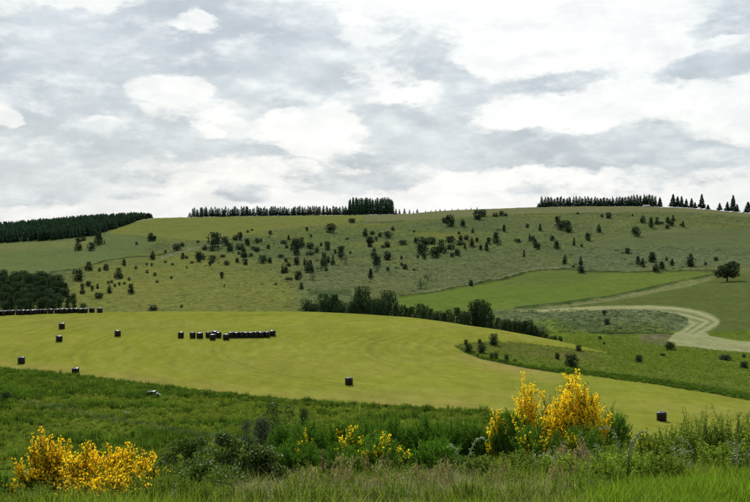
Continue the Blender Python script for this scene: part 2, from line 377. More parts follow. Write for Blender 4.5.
# valley floor right of and beyond the hay
vwt = np.clip((uy - 329.5 - 1.5 * hn2) / 2.5, 0, 1) * gate((Dg > 195) & (Dg < 440) & (Dg >= crestD - 60) & (PXu > 440))
paint(vwt, 'valley', 'valley_meadow', .8)
w = np.clip((GX - 440) / 5, 0, 1) * gate((Dg > 165) & (Dg <= 300) & (PXu > 440)); paint(w, 'valley', 'valley_meadow', .6)
paint(soft(inpoly_sd(ux, uy, [(640,335),(668,333),(676,341),(660,345),(640,342)]), 2) * gate((Dg > 240) & (Dg < 440)), (.120,.118,.062))
paint(np.clip(1.6 - line_d(ux, uy, STREAM) , 0, 1) * gate((Dg > 260) & (Dg < 460)), 'darkbank')
paint(soft(inpoly_sd(ux, uy, P_MOWN), .5) * gate((Dg > 255) & (Dg < 560)), 'mown', 'mown_strip', .35)
OUTER = [(560,308),(600,305.5),(650,304.6),(675,306),(690,308),(700,310.3),(708,312.6),(714,315.4),(718.5,318.4),(720.5,321),(719.5,323.4),(716,326.4),(711,329.2),(705,332.4),(697,337),(688,343),(680,350)]
swath = line_d(PXu, PYg, OUTER) + fbm(XW, YW, 12, 2, 19) * .5
per = np.interp(PXu, [600, 690, 720], [2.6, 5.2, 6.5])
stripe = .5 + .5 * np.cos(swath * 2 * np.pi / per); win = soft(inpoly_sd(PXu, PYg, P_MOWN), .6) * np.clip((334 - PYg) / 4, 0, 1) * gate((Dg > 255) & (Dg < 560)) * np.clip((PXu - 640) / 20, 0, 1)
paint(np.clip(stripe - .45, 0, .55) * 1.2 * win * (.6 + .8 * vnoise(XW / 5, YW / 5, 3)), (.120,.145,.055))
paint(np.clip(-stripe + .35, 0, .35) * 1.5 * win, (.33,.34,.20))
td = line_d(ux, uy, TRACK); tw = np.interp(ux, [480, 620, 700], [1.0, 2.0, 3.0])
paint(np.clip(tw - td, 0, 1) * gate(far), 'track')
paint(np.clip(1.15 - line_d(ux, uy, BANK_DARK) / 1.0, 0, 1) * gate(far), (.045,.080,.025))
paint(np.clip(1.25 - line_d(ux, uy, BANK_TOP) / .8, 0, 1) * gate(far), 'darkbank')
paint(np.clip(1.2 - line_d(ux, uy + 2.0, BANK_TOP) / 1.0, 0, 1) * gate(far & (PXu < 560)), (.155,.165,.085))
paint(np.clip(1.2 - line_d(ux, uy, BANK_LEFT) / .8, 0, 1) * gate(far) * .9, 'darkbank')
paint(np.clip(1.2 - line_d(ux, uy, BANK_PALE) / .9, 0, 1) * gate(far), (.24,.25,.15))
paint(np.clip(1.2 - line_d(ux, uy, BANK_PALE2) / 1.6, 0, 1) * gate(far) * .7, (.15,.17,.10))
paint(np.clip(1.1 - line_d(ux, uy, [(367,222.5),(390,222),(405,221)]) / .7, 0, 1) * gate(far), (.07,.085,.035))
paint(np.clip(1.1 - line_d(ux, uy, [(500,215),(540,214),(600,213.5),(640,216),(700,222),(760,228)]) / .7, 0, 1) * gate(far) * .6, (.065,.085,.035))
paint(np.clip(1.1 - line_d(ux, uy, [(262,231),(290,227.3),(340,224),(380,222.5)]) / .8, 0, 1) * gate(far) * .6, (.14,.15,.085))
paint(np.clip(1.1 - line_d(ux, uy, [(590,243),(625,236.5),(660,232),(700,229)]) / .8, 0, 1) * gate(far) * .6, (.15,.165,.07))
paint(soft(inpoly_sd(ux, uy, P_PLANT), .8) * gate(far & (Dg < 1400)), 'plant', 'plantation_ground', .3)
# near fields
nm = (Dg > 100) & (Dg <= np.maximum(crestD + 10, 0)) & ((PXu < 455) | (Dg < 165))
w = gate(nm); paint(w, 'meadow', 'meadow', .8)
mw = np.clip(fbm(XW, YW, 7, 3, 3) * 1.2, 0, 1) * gate(nm) * .8; paint(mw, (.100,.130,.022))
mw = np.clip(-fbm(XW, YW, 12, 3, 8) * 1.5, 0, 1) * gate(nm) * .7; paint(mw, (.038,.075,.012))
haysd = inpoly_sd(ux, uy, P_HAY); hg = gate((Dg > 120) & (Dg <= crestD + 9))
w = soft(haysd, .5) * hg; paint(w, 'hay', 'hay_field', .15)
# drying rows follow the field's edge and bend round the pocket of rough ground
pocket = np.hypot((XW - 60) / 1.0, (YW - 205) * 1.6)
rows = pocket / 3.1 + fbm(XW, YW, 40, 2, 2) * 1.5 + fbm(XW, YW, 9, 2, 4) * .3
rp = (.5 + .5 * np.sin(rows * 2 * np.pi)) ** 2
hvar = fbm(XW / 3.0, YW, 14, 4, 12)
paint(w * np.clip(rp * .5 * (.5 + fbm(XW, YW, 30, 2, 44)), 0, 1), (.150,.178,.026))
th_ = np.arctan2(YW - 205, XW - 60)
streak = fbm(pocket / 1.0, th_ * 22, 1.0, 3, 14)
paint(w * np.clip(streak * .7, 0, .4), (.150,.185,.026)); paint(w * np.clip(-streak * .6, 0, .3), (.262,.262,.075))
paint(w * np.clip(hvar * .6, 0, .5), (.235,.235,.060))
paint(w * np.clip(-hvar * .6, 0, .4), (.160,.200,.026))
edge_tan = soft(haysd, .4) * np.clip(1 - haysd / 14, 0, 1) * hg * np.clip((PXu < 560) * (PYg > 355) * (fbm(XW, YW, 6, 3, 77) + .5), 0, 1)
wheel = np.minimum(np.abs((pocket + fbm(XW, YW, 30, 2, 6) * 2) % 27 - 9), np.abs((pocket + fbm(XW, YW, 30, 2, 6) * 2) % 27 - 11))
paint(w * np.clip(1 - wheel / .55, 0, 1) * .4, (.135,.150,.030))
paint(edge_tan * .8, (.27,.22,.075))
paint(soft(inpoly_sd(ux, uy, P_STRIP), .8) * gate((Dg > 120) & (Dg < 200)), 'strip', rg=1.2)
paint(soft(inpoly_sd(ux, uy, P_EDGE), .8) * gate((Dg > 120) & (Dg < 260)), (.050,.080,.018), rg=1.0)
pk = soft(inpoly_sd(ux, uy, [(455,345.5),(478,342),(500,341.6),(530,343.2),(560,346.6),(600,352),(600,362),(560,362),(500,352),(470,350)]), 5) * gate((Dg > 170) & (Dg < 262)) * soft(-haysd, .5)
paint(pk * .9, (.105,.112,.030))
paint(np.clip(1.2 - line_d(ux, uy, [(455,345.5),(465,352),(480,358),(500,362.5),(530,368.5),(560,373)]) / .9, 0, 1) * gate((Dg > 150) & (Dg < 240)), (.03,.05,.015))
# the near bank
w = gate(Dg <= 100); paint(w, 'bank', 'grass_bank', 1.0)
paint(np.clip(fbm(XW, YW, .8, 3, 9) * 1.5, 0, 1) * gate(Dg < 60), (.120,.110,.045))
paint(gate(Dg >= 1400), 'heath'); reg[Dg >= 1400] = REG.index('ground')
lawn = gate(Dg < 17) * np.clip((PXu - 600) / 10, 0, 1) * (Dg < 11.2 + (PXu - 600) * .022)
paint(lawn, (.085,.150,.020), 'verge', .6)

# relief: swells, tussocks
amp = np.interp(Dg, [0, 4, 12, 40, 100, 170, 200, 300, 420, 900, 1250, 3000], [.0, .03, .10, .3, .2, .08, .06, .2, .5, .9, .3, 4])
ZG = Zs + fbm(XW, YW, 55, 3, 50) * amp * np.where(Dg > 60, 1, 0) + fbm(XW, YW, 3.2, 2, 60) * np.where(Dg < 60, amp, .0)
ZG += fbm(XW, YW, 4.0, 2, 70) * rough * np.interp(Dg, [100, 300, 600, 1300], [.08, .25, .45, .5]) * (Dg > 100) * (Dg < 1400)
ZG += fbm(XW, YW, 16, 2, 71) * rough * np.interp(Dg, [100, 300, 600, 1300], [.0, .3, .9, .8]) * (Dg > 100) * (Dg < 1400)
bank_l = np.minimum(line_d(PXu, PYg, BANK_TOP), line_d(PXu, PYg, BANK_DARK))
ZG += np.clip(1.3 - bank_l, 0, 1) * gate(far) * .8

PYd = project(XW, YW, ZG)[1]
# ------------------------------------------------------------------ materials
def newmat(name):
    m = bpy.data.materials.new(name); m.use_nodes = True
    nt = m.node_tree; nt.nodes.clear()
    return m, nt, nd(nt, 'ShaderNodeOutputMaterial')

def ground_material():
    m, nt, out = newmat('ground_cover'); L = nt.links.new
    b = nd(nt, 'ShaderNodeBsdfPrincipled'); b.inputs['Roughness'].default_value = 1.0; b.inputs['Specular IOR Level'].default_value = .0
    L(b.outputs[0], out.inputs[0])
    a = nd(nt, 'ShaderNodeAttribute', attribute_name='cover_colour'); r = nd(nt, 'ShaderNodeAttribute', attribute_name='roughness_of_cover')
    g = nd(nt, 'ShaderNodeNewGeometry')
    def noise(s, d, ro, w, sc=(1, 1, 1)):
        mp = nd(nt, 'ShaderNodeMapping'); L(g.outputs['Position'], mp.inputs[0]); mp.inputs['Scale'].default_value = sc
        n = nd(nt, 'ShaderNodeTexNoise', noise_dimensions='4D'); L(mp.outputs[0], n.inputs['Vector'])
        n.inputs['Scale'].default_value = s; n.inputs['Detail'].default_value = d; n.inputs['Roughness'].default_value = ro; n.inputs['W'].default_value = w
        return n.outputs[0]
    na = noise(.45, 5, .65, 1, (1, .45, 1)); nb = noise(2.6, 4, .7, 2); nc = noise(.06, 4, .6, 4)
    va = mth(nt, 'ADD', mth(nt, 'MULTIPLY', mth(nt, 'SUBTRACT', na, .5), 1.5), mth(nt, 'MULTIPLY', mth(nt, 'SUBTRACT', nb, .5), .9))
    ramp = mth(nt, 'ADD', .32, mth(nt, 'MULTIPLY', r.outputs['Fac'], 1.15))
    va = mth(nt, 'MULTIPLY', va, ramp)
    va = mth(nt, 'ADD', va, mth(nt, 'MULTIPLY', mth(nt, 'SUBTRACT', nc, .5), .45))
    f = mth(nt, 'MAXIMUM', mth(nt, 'ADD', 1.0, va), .3)
    sc = nd(nt, 'ShaderNodeVectorMath', operation='SCALE'); L(a.outputs['Color'], sc.inputs[0]); L(f, sc.inputs['Scale'])
    ny = sstep(nt, noise(.9, 4, .6, 9, (1, .5, 1)), .5, .75)
    col = mixc(nt, mth(nt, 'MULTIPLY', ny, mth(nt, 'MULTIPLY', r.outputs['Fac'], .35, clamp=True)), sc.outputs[0], (.20, .185, .085))
    L(col, b.inputs['Base Color'])
    bp = nd(nt, 'ShaderNodeBump'); bp.inputs['Distance'].default_value = .35
    L(mth(nt, 'MULTIPLY', r.outputs['Fac'], .55, clamp=True), bp.inputs['Strength'])
    L(mth(nt, 'ADD', na, mth(nt, 'MULTIPLY', nb, .5)), bp.inputs['Height']); L(bp.outputs[0], b.inputs['Normal'])
    return m
M_GROUND = ground_material()

def leaf_material(name, c1, c2, trans=.35, rough=.55, spec=.25, vary=.25):
    m, nt, out = newmat(name); L = nt.links.new
    b = nd(nt, 'ShaderNodeBsdfPrincipled'); b.inputs['Roughness'].default_value = rough; b.inputs['Specular IOR Level'].default_value = spec
    t = nd(nt, 'ShaderNodeBsdfTranslucent'); mx = nd(nt, 'ShaderNodeMixShader'); mx.inputs[0].default_value = trans
    g = nd(nt, 'ShaderNodeNewGeometry'); oi = nd(nt, 'ShaderNodeObjectInfo')
    c = mixc(nt, g.outputs['Random Per Island'], c1, c2)
    f = mth(nt, 'ADD', 1 - vary, mth(nt, 'MULTIPLY', oi.outputs['Random'], 2 * vary))
    sc = nd(nt, 'ShaderNodeVectorMath', operation='SCALE'); L(c, sc.inputs[0]); L(f, sc.inputs['Scale'])
    L(sc.outputs[0], b.inputs['Base Color'])
    wm = mixc(nt, 1.0, sc.outputs[0], (1.25, 1.35, .7), 'MULTIPLY')
    L(wm, t.inputs[0]); L(b.outputs[0], mx.inputs[1]); L(t.outputs[0], mx.inputs[2]); L(mx.outputs[0], out.inputs[0])
    return m

def plain_material(name, c, rough=.8, spec=.2, nscale=8, namt=.3, bump=.0):
    m, nt, out = newmat(name); L = nt.links.new
    b = nd(nt, 'ShaderNodeBsdfPrincipled'); b.inputs['Roughness'].default_value = rough; b.inputs['Specular IOR Level'].default_value = spec
    tc = nd(nt, 'ShaderNodeTexCoord')
    n = nd(nt, 'ShaderNodeTexNoise'); n.inputs['Scale'].default_value = nscale; n.inputs['Detail'].default_value = 5; L(tc.outputs['Object'], n.inputs['Vector'])
    f = mth(nt, 'ADD', 1 - namt, mth(nt, 'MULTIPLY', n.outputs[0], 2 * namt))
    sc = nd(nt, 'ShaderNodeVectorMath', operation='SCALE'); sc.inputs[0].default_value = c; L(f, sc.inputs['Scale'])
    L(sc.outputs[0], b.inputs['Base Color'])
    if bump:
        bp = nd(nt, 'ShaderNodeBump'); bp.inputs['Strength'].default_value = bump; bp.inputs['Distance'].default_value = .03
        L(n.outputs[0], bp.inputs['Height']); L(bp.outputs[0], b.inputs['Normal'])
    L(b.outputs[0], out.inputs[0])
    return m

M_BARK = plain_material('bark', (.055, .045, .035), .9, .1, 12, .4, .4)
M_LEAF = leaf_material('shrub_leaf', (.020, .038, .018), (.036, .060, .026), .22, .7, .04)
M_LEAFB = leaf_material('heath_shrub_leaf', (.019, .036, .022), (.032, .054, .030), .15, .8, .03)
M_CONIF = leaf_material('conifer_needle', (.028, .064, .036), (.046, .092, .050), .25, .8, .03)
M_GREY = leaf_material('grey_shrub_leaf', (.085, .105, .055), (.06, .085, .045), .25, .7, .05)
M_YGREEN = leaf_material('yellow_green_leaf', (.10, .15, .02), (.07, .12, .02), .3)
M_TUSS = leaf_material('tussock_blade', (.065, .090, .030), (.145, .155, .06), .3, .8, .03, vary=.4)
M_RANK = leaf_material('rank_grass', (.040, .085, .012), (.080, .130, .020), .4, .7, .05, vary=.35)
M_MEADOW = leaf_material('meadow_grass', (.078, .125, .020), (.150, .178, .032), .42, .7, .05, vary=.35)
M_GRASS = leaf_material('verge_grass', (.055, .110, .010), (.19, .24, .030), .45, .7, .08, vary=.3)
M_LAWN = leaf_material('bright_verge_grass', (.080, .155, .012), (.165, .235, .024), .48, .7, .08, vary=.2)
M_DRY = leaf_material('dry_grass', (.17, .17, .07), (.27, .25, .12), .4, .7, .05, vary=.3)
M_PINK = leaf_material('seeding_grass', (.20, .155, .095), (.28, .22, .14), .4, .7, .05)
M_HERB = leaf_material('herb_leaf', (.075, .140, .014), (.27, .34, .040), .5, .75, .04, vary=.25)
M_PALE = leaf_material('pale_leaf', (.15, .20, .11), (.24, .28, .18), .3, .6, .15)
M_BROOMG = leaf_material('broom_green', (.045, .120, .010), (.100, .200, .018), .42, .7, .05, vary=.15)
M_STEM = leaf_material('broom_stem', (.030, .055, .015), (.060, .085, .022), .1, vary=.2)
M_BROWNST = plain_material('woody_stem', (.085, .055, .025), .8, .2, 10, .4)
M_YELLOW = leaf_material('broom_blossom', (.72, .36, .006), (.90, .66, .02), .45, .6, .1, vary=.05)
M_LEMON = leaf_material('lemon_blossom', (.78, .46, .008), (.95, .74, .03), .45, .6, .1, vary=.05)
M_GORSE = leaf_material('bramble_leaf', (.022, .045, .010), (.10, .145, .022), .32, .6, .12)
M_GOLDLEAF = leaf_material('golden_bush_leaf', (.075, .125, .014), (.20, .26, .04), .42, .7, .05)  # lighter yellow-green leaf colour for herbs and one low bramble
M_WHITE = leaf_material('white_blossom', (.75, .75, .68), (.8, .8, .72), .3)
M_RUST = leaf_material('dock_seed_head', (.14, .09, .04), (.20, .14, .07), .2)

# ------------------------------------------------------------------ build the ground, one piece per field
VX = np.stack([XW, YW, ZG], -1)
du = np.roll(VX, -1, 1) - np.roll(VX, 1, 1); dv = np.empty_like(VX)
dv[1:-1] = VX[2:] - VX[:-2]; dv[0] = VX[1] - VX[0]; dv[-1] = VX[-1] - VX[-2]
NG = np.cross(du, dv); NG /= np.maximum(np.linalg.norm(NG, axis=-1, keepdims=True), 1e-9); NG *= np.sign(NG[..., 2:3] + 1e-12)
idx = np.arange(NR * NC).reshape(NR, NC)
nx = np.roll(idx, -1, 1)
quads = np.stack([idx[:-1], nx[:-1], nx[1:], idx[1:]], -1).reshape(-1, 4)[:, ::1]
qreg = reg[:-1].reshape(-1)
FV = VX.reshape(-1, 3); FN = NG.reshape(-1, 3); FC = np.concatenate([colr, np.ones(colr.shape[:2] + (1,))], -1).reshape(-1, 4); FR = rough.reshape(-1)
GNAMES = dict(grass_bank='grass_bank', meadow='meadow', hay_field='hay_field', valley_meadow='valley_meadow', heath_hillside='hillside', pasture='pasture',
              ridge_hay_field='ridge_hay_field', ridge_grassland='ridge_grassland', upper_field='upper_field', green_field='green_field', shaded_field='cloud_shaded_field',
              mown_strip='mown_strip', plantation_ground='plantation_ground', ground='ground', verge='grass_verge')
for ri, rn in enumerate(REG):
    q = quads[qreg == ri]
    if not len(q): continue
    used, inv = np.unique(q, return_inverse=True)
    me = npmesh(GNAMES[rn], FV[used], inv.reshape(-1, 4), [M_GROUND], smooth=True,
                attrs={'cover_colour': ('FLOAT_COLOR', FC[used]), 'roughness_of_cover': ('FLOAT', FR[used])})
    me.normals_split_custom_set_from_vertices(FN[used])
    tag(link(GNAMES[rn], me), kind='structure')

# ------------------------------------------------------------------ where things stand
def ground_z(x, y):
    x = np.atleast_1d(np.asarray(x, float)); y = np.atleast_1d(np.asarray(y, float))
    az = np.arctan2(x, y); D = np.hypot(x, y)
    c = np.clip(np.searchsorted(AZ, az) - 1, 0, NC - 2); tc = (az - AZ[c]) / (AZ[c + 1] - AZ[c])
    z = np.zeros(len(x))
    lo = np.zeros(len(x), int); hi = np.full(len(x), NR - 1)
    while True:
        m = (lo + hi) // 2; go = hi - lo > 1
        if not go.any(): break
        up = Dg[m, c] <= D
        lo = np.where(go & up, m, lo); hi = np.where(go & ~up, m, hi)
    t = np.clip((D - Dg[lo, c]) / (Dg[lo + 1, c] - Dg[lo, c]), 0, 1)
    a = ZG[lo, c] * (1 - t) + ZG[lo + 1, c] * t; b = ZG[lo, c + 1] * (1 - t) + ZG[lo + 1, c + 1] * t
    return a * (1 - tc) + b * tc

def spot(px, py, lo=120, hi=1350):
    """the point of the ground seen at (px, py) at a distance between lo and hi"""
    a = (px - CX) / FPX; b = -(py - CY) / FPX
    az = math.atan2(a, CP + b * SP)
    c = min(max(int(np.searchsorted(AZ, az)), 1), NC - 2)
    ds = Dg[:, c]; ys = PYd[:, c]
    rr = np.where((ds >= lo) & (ds <= hi))[0]
    D = None
    for i in rr[:-1]:
        if (ys[i] - py) * (ys[i + 1] - py) <= 0 and ys[i] != ys[i + 1]:
            t = (py - ys[i]) / (ys[i + 1] - ys[i]); D = ds[i] + t * (ds[i + 1] - ds[i]); break
    if D is None:
        k = rr[np.argmin(np.abs(ys[rr] - py))]; D = ds[k]
    x, y = D * math.sin(az), D * math.cos(az)
    return Vector((x, y, float(ground_z(x, y)[0]))), D

def stand(px, D, py_hint=300):
    """the ground point at distance D in the direction of column px"""
    b = -(py_hint - CY) / FPX; az = math.atan2((px - CX) / FPX, CP + b * SP)
    x, y = D * math.sin(az), D * math.cos(az)
    return Vector((x, y, float(ground_z(x, y)[0])))
def height_to(p, py):
    """how tall a thing at p is whose top is seen at row py"""
    b = -(py - CY) / FPX
    return p.y * (b * CP - SP) / (CP + b * SP) - p.z

# ------------------------------------------------------------------ foliage and tree shapes
def frames(n, r):
    """n random orthonormal pairs"""
    a = r.normal(size=(n, 3)); a /= np.linalg.norm(a, axis=1, keepdims=True)
    b = r.normal(size=(n, 3)); b -= (b * a).sum(1, keepdims=True) * a; b /= np.linalg.norm(b, axis=1, keepdims=True)
    return a, b
def leaf_quads(P, size, r, aspect=.55, up=0.0, flat=0.0):
    """a pointed leaf (two triangles) at each point"""
    n = len(P); a, b = frames(n, r)
    if up: a = a + np.array([0, 0, up]); a /= np.linalg.norm(a, axis=1, keepdims=True)
    if flat: b[:, 2] *= (1 - flat)
    s = (size * r.uniform(.6, 1.35, n))[:, None] if np.isscalar(size) else (size * r.uniform(.7, 1.2, n))[:, None]
    V = np.stack([P - a * s * .5, P + b * s * aspect * .5, P + a * s * .5, P - b * s * aspect * .5], 1).reshape(-1, 3)
    F = np.arange(4 * n).reshape(-1, 4)
    return V, F
def tube(pts, rad, sides=4):
    pts = np.asarray(pts, float); n = len(pts); V = []
    for i in range(n):
        d = pts[min(i + 1, n - 1)] - pts[max(i - 1, 0)]; d /= np.linalg.norm(d) + 1e-9
        u = np.cross(d, [0.3, .9, .1]); u /= np.linalg.norm(u) + 1e-9; v = np.cross(d, u)
        for k in range(sides):
            t = 2 * math.pi * k / sides; V.append(pts[i] + rad[i] * (math.cos(t) * u + math.sin(t) * v))
    F = [(i * sides + k, i * sides + (k + 1) % sides, (i + 1) * sides + (k + 1) % sides, (i + 1) * sides + k) for i in range(n - 1) for k in range(sides)]
    return np.array(V), np.array(F)
class Acc:
    def __init__(s): s.V = []; s.Q = []; s.T = []; s.n = 0
    def add(s, V, F):
        if len(V) == 0: return
        F = np.asarray(F); (s.Q if F.shape[1] == 4 else s.T).append(F + s.n); s.V.append(V); s.n += len(V)
    def mesh(s, name, mats, smooth=False):
        F = []
        if s.Q: F.append(np.concatenate(s.Q))
        if s.T: F.append(np.concatenate(s.T))
        return npmesh(name, np.concatenate(s.V), F, mats, smooth=smooth)
def merge_mesh(name, parts, mats):
    """parts: list of (V, F, material index), all quads"""
    V = []; Q = []; mi = []; n = 0
    for v, f, m in parts:
        V.append(v); Q.append(f + n); n += len(v); mi += [m] * len(f)
    return npmesh(name, np.concatenate(V), np.concatenate(Q), mats, midx=mi)

def lumps_broad(r, kind):
    """clump centres and radii of a crown in a unit box (height 1, width about 1)"""
    L = []
    n = r.integers(13, 20)
    for i in range(n):
        t = r.uniform(.10, .84)
        if kind == 'cone': w = (1 - t) * .42 + .05
        elif kind == 'oval': w = math.sqrt(max(0, 1 - ((t - .45) / .55) ** 2)) * .30
        elif kind == 'wide': w = math.sqrt(max(0, 1 - ((t - .35) / .65) ** 2)) * .38
        else: w = math.sqrt(max(0, 1 - ((t - .48) / .52) ** 2)) * .34
        a = r.uniform(0, 2 * math.pi); q = math.sqrt(r.uniform(0, 1)) * w
        L.append((math.cos(a) * q, math.sin(a) * q, t, r.uniform(.13, .22) * (1.15 - .4 * t)))
    return L
def crown(r, L, n, size, aspect=.6, zs=.85, fill=.5):
    n2 = int(n * fill); n = n - n2
    c = np.array(L); t = r.uniform(.03, .97, n2); a = r.uniform(0, 6.28, n2)
    wid = np.array([max([math.hypot(l[0], l[1]) + l[3] * math.sqrt(max(0, 1 - ((tt - l[2]) / (l[3] * 1.5)) ** 2)) * .85 if abs(tt - l[2]) < l[3] * 1.5 else 0 for l in L] + [.10 if tt < .5 else .03]) for tt in t])
    q = np.minimum(wid, .46) * r.uniform(.1, 1.0, n2) ** .5 * (1 + .2 * np.sin(3 * a + 9 * t) + .12 * np.sin(7 * a + 20 * t))
    PF = np.stack([np.cos(a) * q, np.sin(a) * q, t], 1)
    w = np.array([l[3] ** 2 for l in L]); w /= w.sum()
    k = r.choice(len(L), n, p=w); c = np.array(L)
    d = r.normal(size=(n, 3)); d /= np.linalg.norm(d, axis=1, keepdims=True)
    q = c[k, 3][:, None] * (r.uniform(.35, 1.0, n) ** .5)[:, None] * r.uniform(.85, 1.18, (n, 1))
    P = c[k, :3] + d * q * np.array([1, 1, zs])
    P = np.concatenate([P, PF]); P[:, 2] = np.maximum(P[:, 2], .01)
    return leaf_quads(P, size, r, aspect)

def small_shrub(name, seed, kind, n=620, size=.125, mat=None):
    r = np.random.default_rng(seed); L = lumps_broad(r, kind)
    V, F = crown(r, L, n, size)
    tv, tf = tube([(0, 0, -.06), (.01, 0, .2), (0, .01, .6)], [.03, .025, .008])
    return merge_mesh(name, [(V, F, 0), (tv, tf, 1)], [mat or M_LEAFB, M_BARK])

def conifer(name, seed, n_whorl=15, width=.36, per=10, bare=.08, ragged=.25, split=False):
    r = np.random.default_rng(seed); V = []; n = 0
    for i in range(n_whorl):
        t = bare + (1 - bare) * (i / n_whorl) ** .95
        w = width * .5 * (1 - t) ** .82 * r.uniform(1 - ragged, 1.1) + .012
        k = max(5, int(per * (1 - .45 * t)))
        for j in range(k):
            a = 2 * math.pi * (j + r.uniform(-.3, .3)) / k + i * .7
            ww = w * r.uniform(.75, 1.15); z = t + r.uniform(-.015, .015)
            d = np.array([math.cos(a), math.sin(a), 0]); s = np.array([-math.sin(a), math.cos(a), 0]); wd = .022 + ww * .30
            base = np.array([0, 0, z + .035]); tip = d * ww + np.array([0, 0, z - .018 - ww * .12])
            m_ = d * ww * .55 + np.array([0, 0, z + .012])
            V += [base, m_ - s * wd, tip, m_ + s * wd]
            V += [base + d * .3 * ww, m_ + np.array([0, 0, -.045]) + s * wd * .4, tip - s * wd * .5 - d * .2 * ww, m_ + np.array([0, 0, .02]) - s * wd * .3]
    V = np.array(V); F = np.arange(len(V)).reshape(-1, 4)
    tv, tf = tube([(0, 0, -.03), (0, 0, .5), (0, 0, .99)], [.016, .010, .002])
    if split: return npmesh('crown', V, F, [M_CONIF]), npmesh('trunk', tv, tf, [M_BARK])
    return merge_mesh(name, [(V, F, 0), (tv, tf, 1)], [M_CONIF, M_BARK])

def big_tree(seed, kind, n=1800, size=.055, lumps=None, mat=None, trunk_h=.2, fill=.5):
    r = np.random.default_rng(seed); L = lumps or (lumps_broad(r, kind) + lumps_broad(r, kind))
    V, F = crown(r, L, n, size, fill=fill)
    a = Acc()
    a.add(*tube([(0, 0, -.05), (.01, .0, trunk_h * .6), (.0, .01, trunk_h + .1), (.01, 0, .62)], [.042, .032, .026, .010], 6))
    for l in L[:9]:
        m_ = (l[0] * .4, l[1] * .4, trunk_h + (l[2] - trunk_h) * .45)
        a.add(*tube([(0, 0, trunk_h * .8), m_, l[:3]], [.018, .012, .005], 4))
    return npmesh('crown', V, F, [mat or M_LEAF]), a.mesh('trunk', [M_BARK])

class TreeKind:
    """one thing = an Empty at the foot > trunk, crown; the meshes are shared between trees of a kind"""
    def __init__(s, name, crown_me, trunk_me): s.name = name; s.c = crown_me; s.t = trunk_me
    def place(s, p, w, h, label, group=None, cat='tree', rz=None):
        e = bpy.data.objects.new(s.name, None); COL.objects.link(e); e.location = p; e.rotation_euler = (0, 0, rnd.uniform(0, 6.28) if rz is None else rz); e.scale = (w, w, h)
        tag(e, label, cat, group)
        link('trunk', s.t, e); link('crown', s.c, e)
        return e

# ------------------------------------------------------------------ wrapped bales
def bale_mesh(seed):
    r = np.random.default_rng(seed); n = 28; prof_ = [(0, .0), (.50, .0), (.615, .02), (.65, .09), (.655, .35), (.66, .62), (.655, .9), (.648, 1.13), (.61, 1.215), (.5, 1.235), (0, 1.24)]
    V = []
    for i, (rad, z) in enumerate(prof_):
        for k in range(n):
            a = 2 * math.pi * k / n
            w = 1 + (r.uniform(-.012, .012) + .012 * math.sin(3 * a + seed) + .01 * math.sin(9 * a + z * 6)) * (rad > .3)
            V.append((rad * w * math.cos(a), rad * w * math.sin(a), z + (r.uniform(-.012, .012) if .3 < z else 0) + .02 * math.cos(a + seed) * (z > 1)))
    F = [(i * n + k, i * n + (k + 1) % n, (i + 1) * n + (k + 1) % n, (i + 1) * n + k) for i in range(len(prof_) - 1) for k in range(n)]
    me = npmesh('wrapped_bale', V, np.array(F), [M_WRAP], smooth=True); return me
def wrap_material():
    m, nt, out = newmat('black_wrap'); L = nt.links.new
    b = nd(nt, 'ShaderNodeBsdfPrincipled'); b.inputs['Base Color'].default_value = (.004, .004, .005, 1); b.inputs['Roughness'].default_value = .38; b.inputs['Specular IOR Level'].default_value = .3
    tc = nd(nt, 'ShaderNodeTexCoord'); mp = nd(nt, 'ShaderNodeMapping'); mp.inputs['Scale'].default_value = (3, 3, 12); L(tc.outputs['Object'], mp.inputs[0])
    n = nd(nt, 'ShaderNodeTexNoise'); n.inputs['Scale'].default_value = 2; n.inputs['Detail'].default_value = 4; L(mp.outputs[0], n.inputs['Vector'])
    bp = nd(nt, 'ShaderNodeBump'); bp.inputs['Strength'].default_value = .5; bp.inputs['Distance'].default_value = .03; L(n.outputs[0], bp.inputs['Height']); L(bp.outputs[0], b.inputs['Normal'])
    L(mth(nt, 'ADD', .10, mth(nt, 'MULTIPLY', n.outputs[0], .22)), b.inputs['Roughness'])
    L(b.outputs[0], out.inputs[0]); return m
M_WRAP = wrap_material()
BALES = [bale_mesh(s) for s in range(4)]
def bale(px, py, label, group=None, D=None, s=1.0):
    p = spot(px, py, 120, 275)[0] if D is None else stand(px, D, py)
    p.z -= .03
    o = link('wrapped_bale', BALES[rnd.randrange(4)], None, p, (rnd.uniform(-.03, .03), rnd.uniform(-.03, .03), rnd.uniform(0, 6.28)), (s * rnd.uniform(.96, 1.04),) * 2 + (s * rnd.uniform(.97, 1.03),))
    return tag(o, label, 'bale', group)
BG = 'black wrapped bales on the hay field'
bale(61.9, 328.6, 'upper black wrapped bale of a pair below the left part of the crest row', BG)
bale(59.2, 341.2, 'lower black wrapped bale of a pair below the left part of the crest row', BG)
bale(117.7, 336, 'upright black wrapped bale standing alone between the pair and the middle row of bales', BG)
bale(21.5, 363.3, 'upright black wrapped bale farthest left and low on the hay field near the dark margin', BG)
bale(75.7, 374.6, 'upright black wrapped bale standing right beside the dark grassy field margin', BG)
bale(349, 384.6, 'upright black wrapped bale alone in the middle of the open hay field', BG)
bale(661.7, 420.6, 'largest black wrapped bale, low on the right behind the foreground herbs', BG)
MG = 'bales of the middle row on the hay field'
bale(180.9, 337.7, 'black wrapped bale standing apart at the left end of the middle row', MG)
bale(192.7, 337.8, 'left of two close black bales in the gap of the middle row', MG)
bale(200.0, 338.0, 'right of two close black bales in the gap of the middle row', MG)
bale(208.6, 337.4, 'black bale behind left of the small knot in the middle row', MG)
bale(212.6, 339.7, 'black bale in front in the small knot of four in the middle row', MG)
bale(218.6, 337.6, 'black bale behind right in the small knot in the middle row', MG)
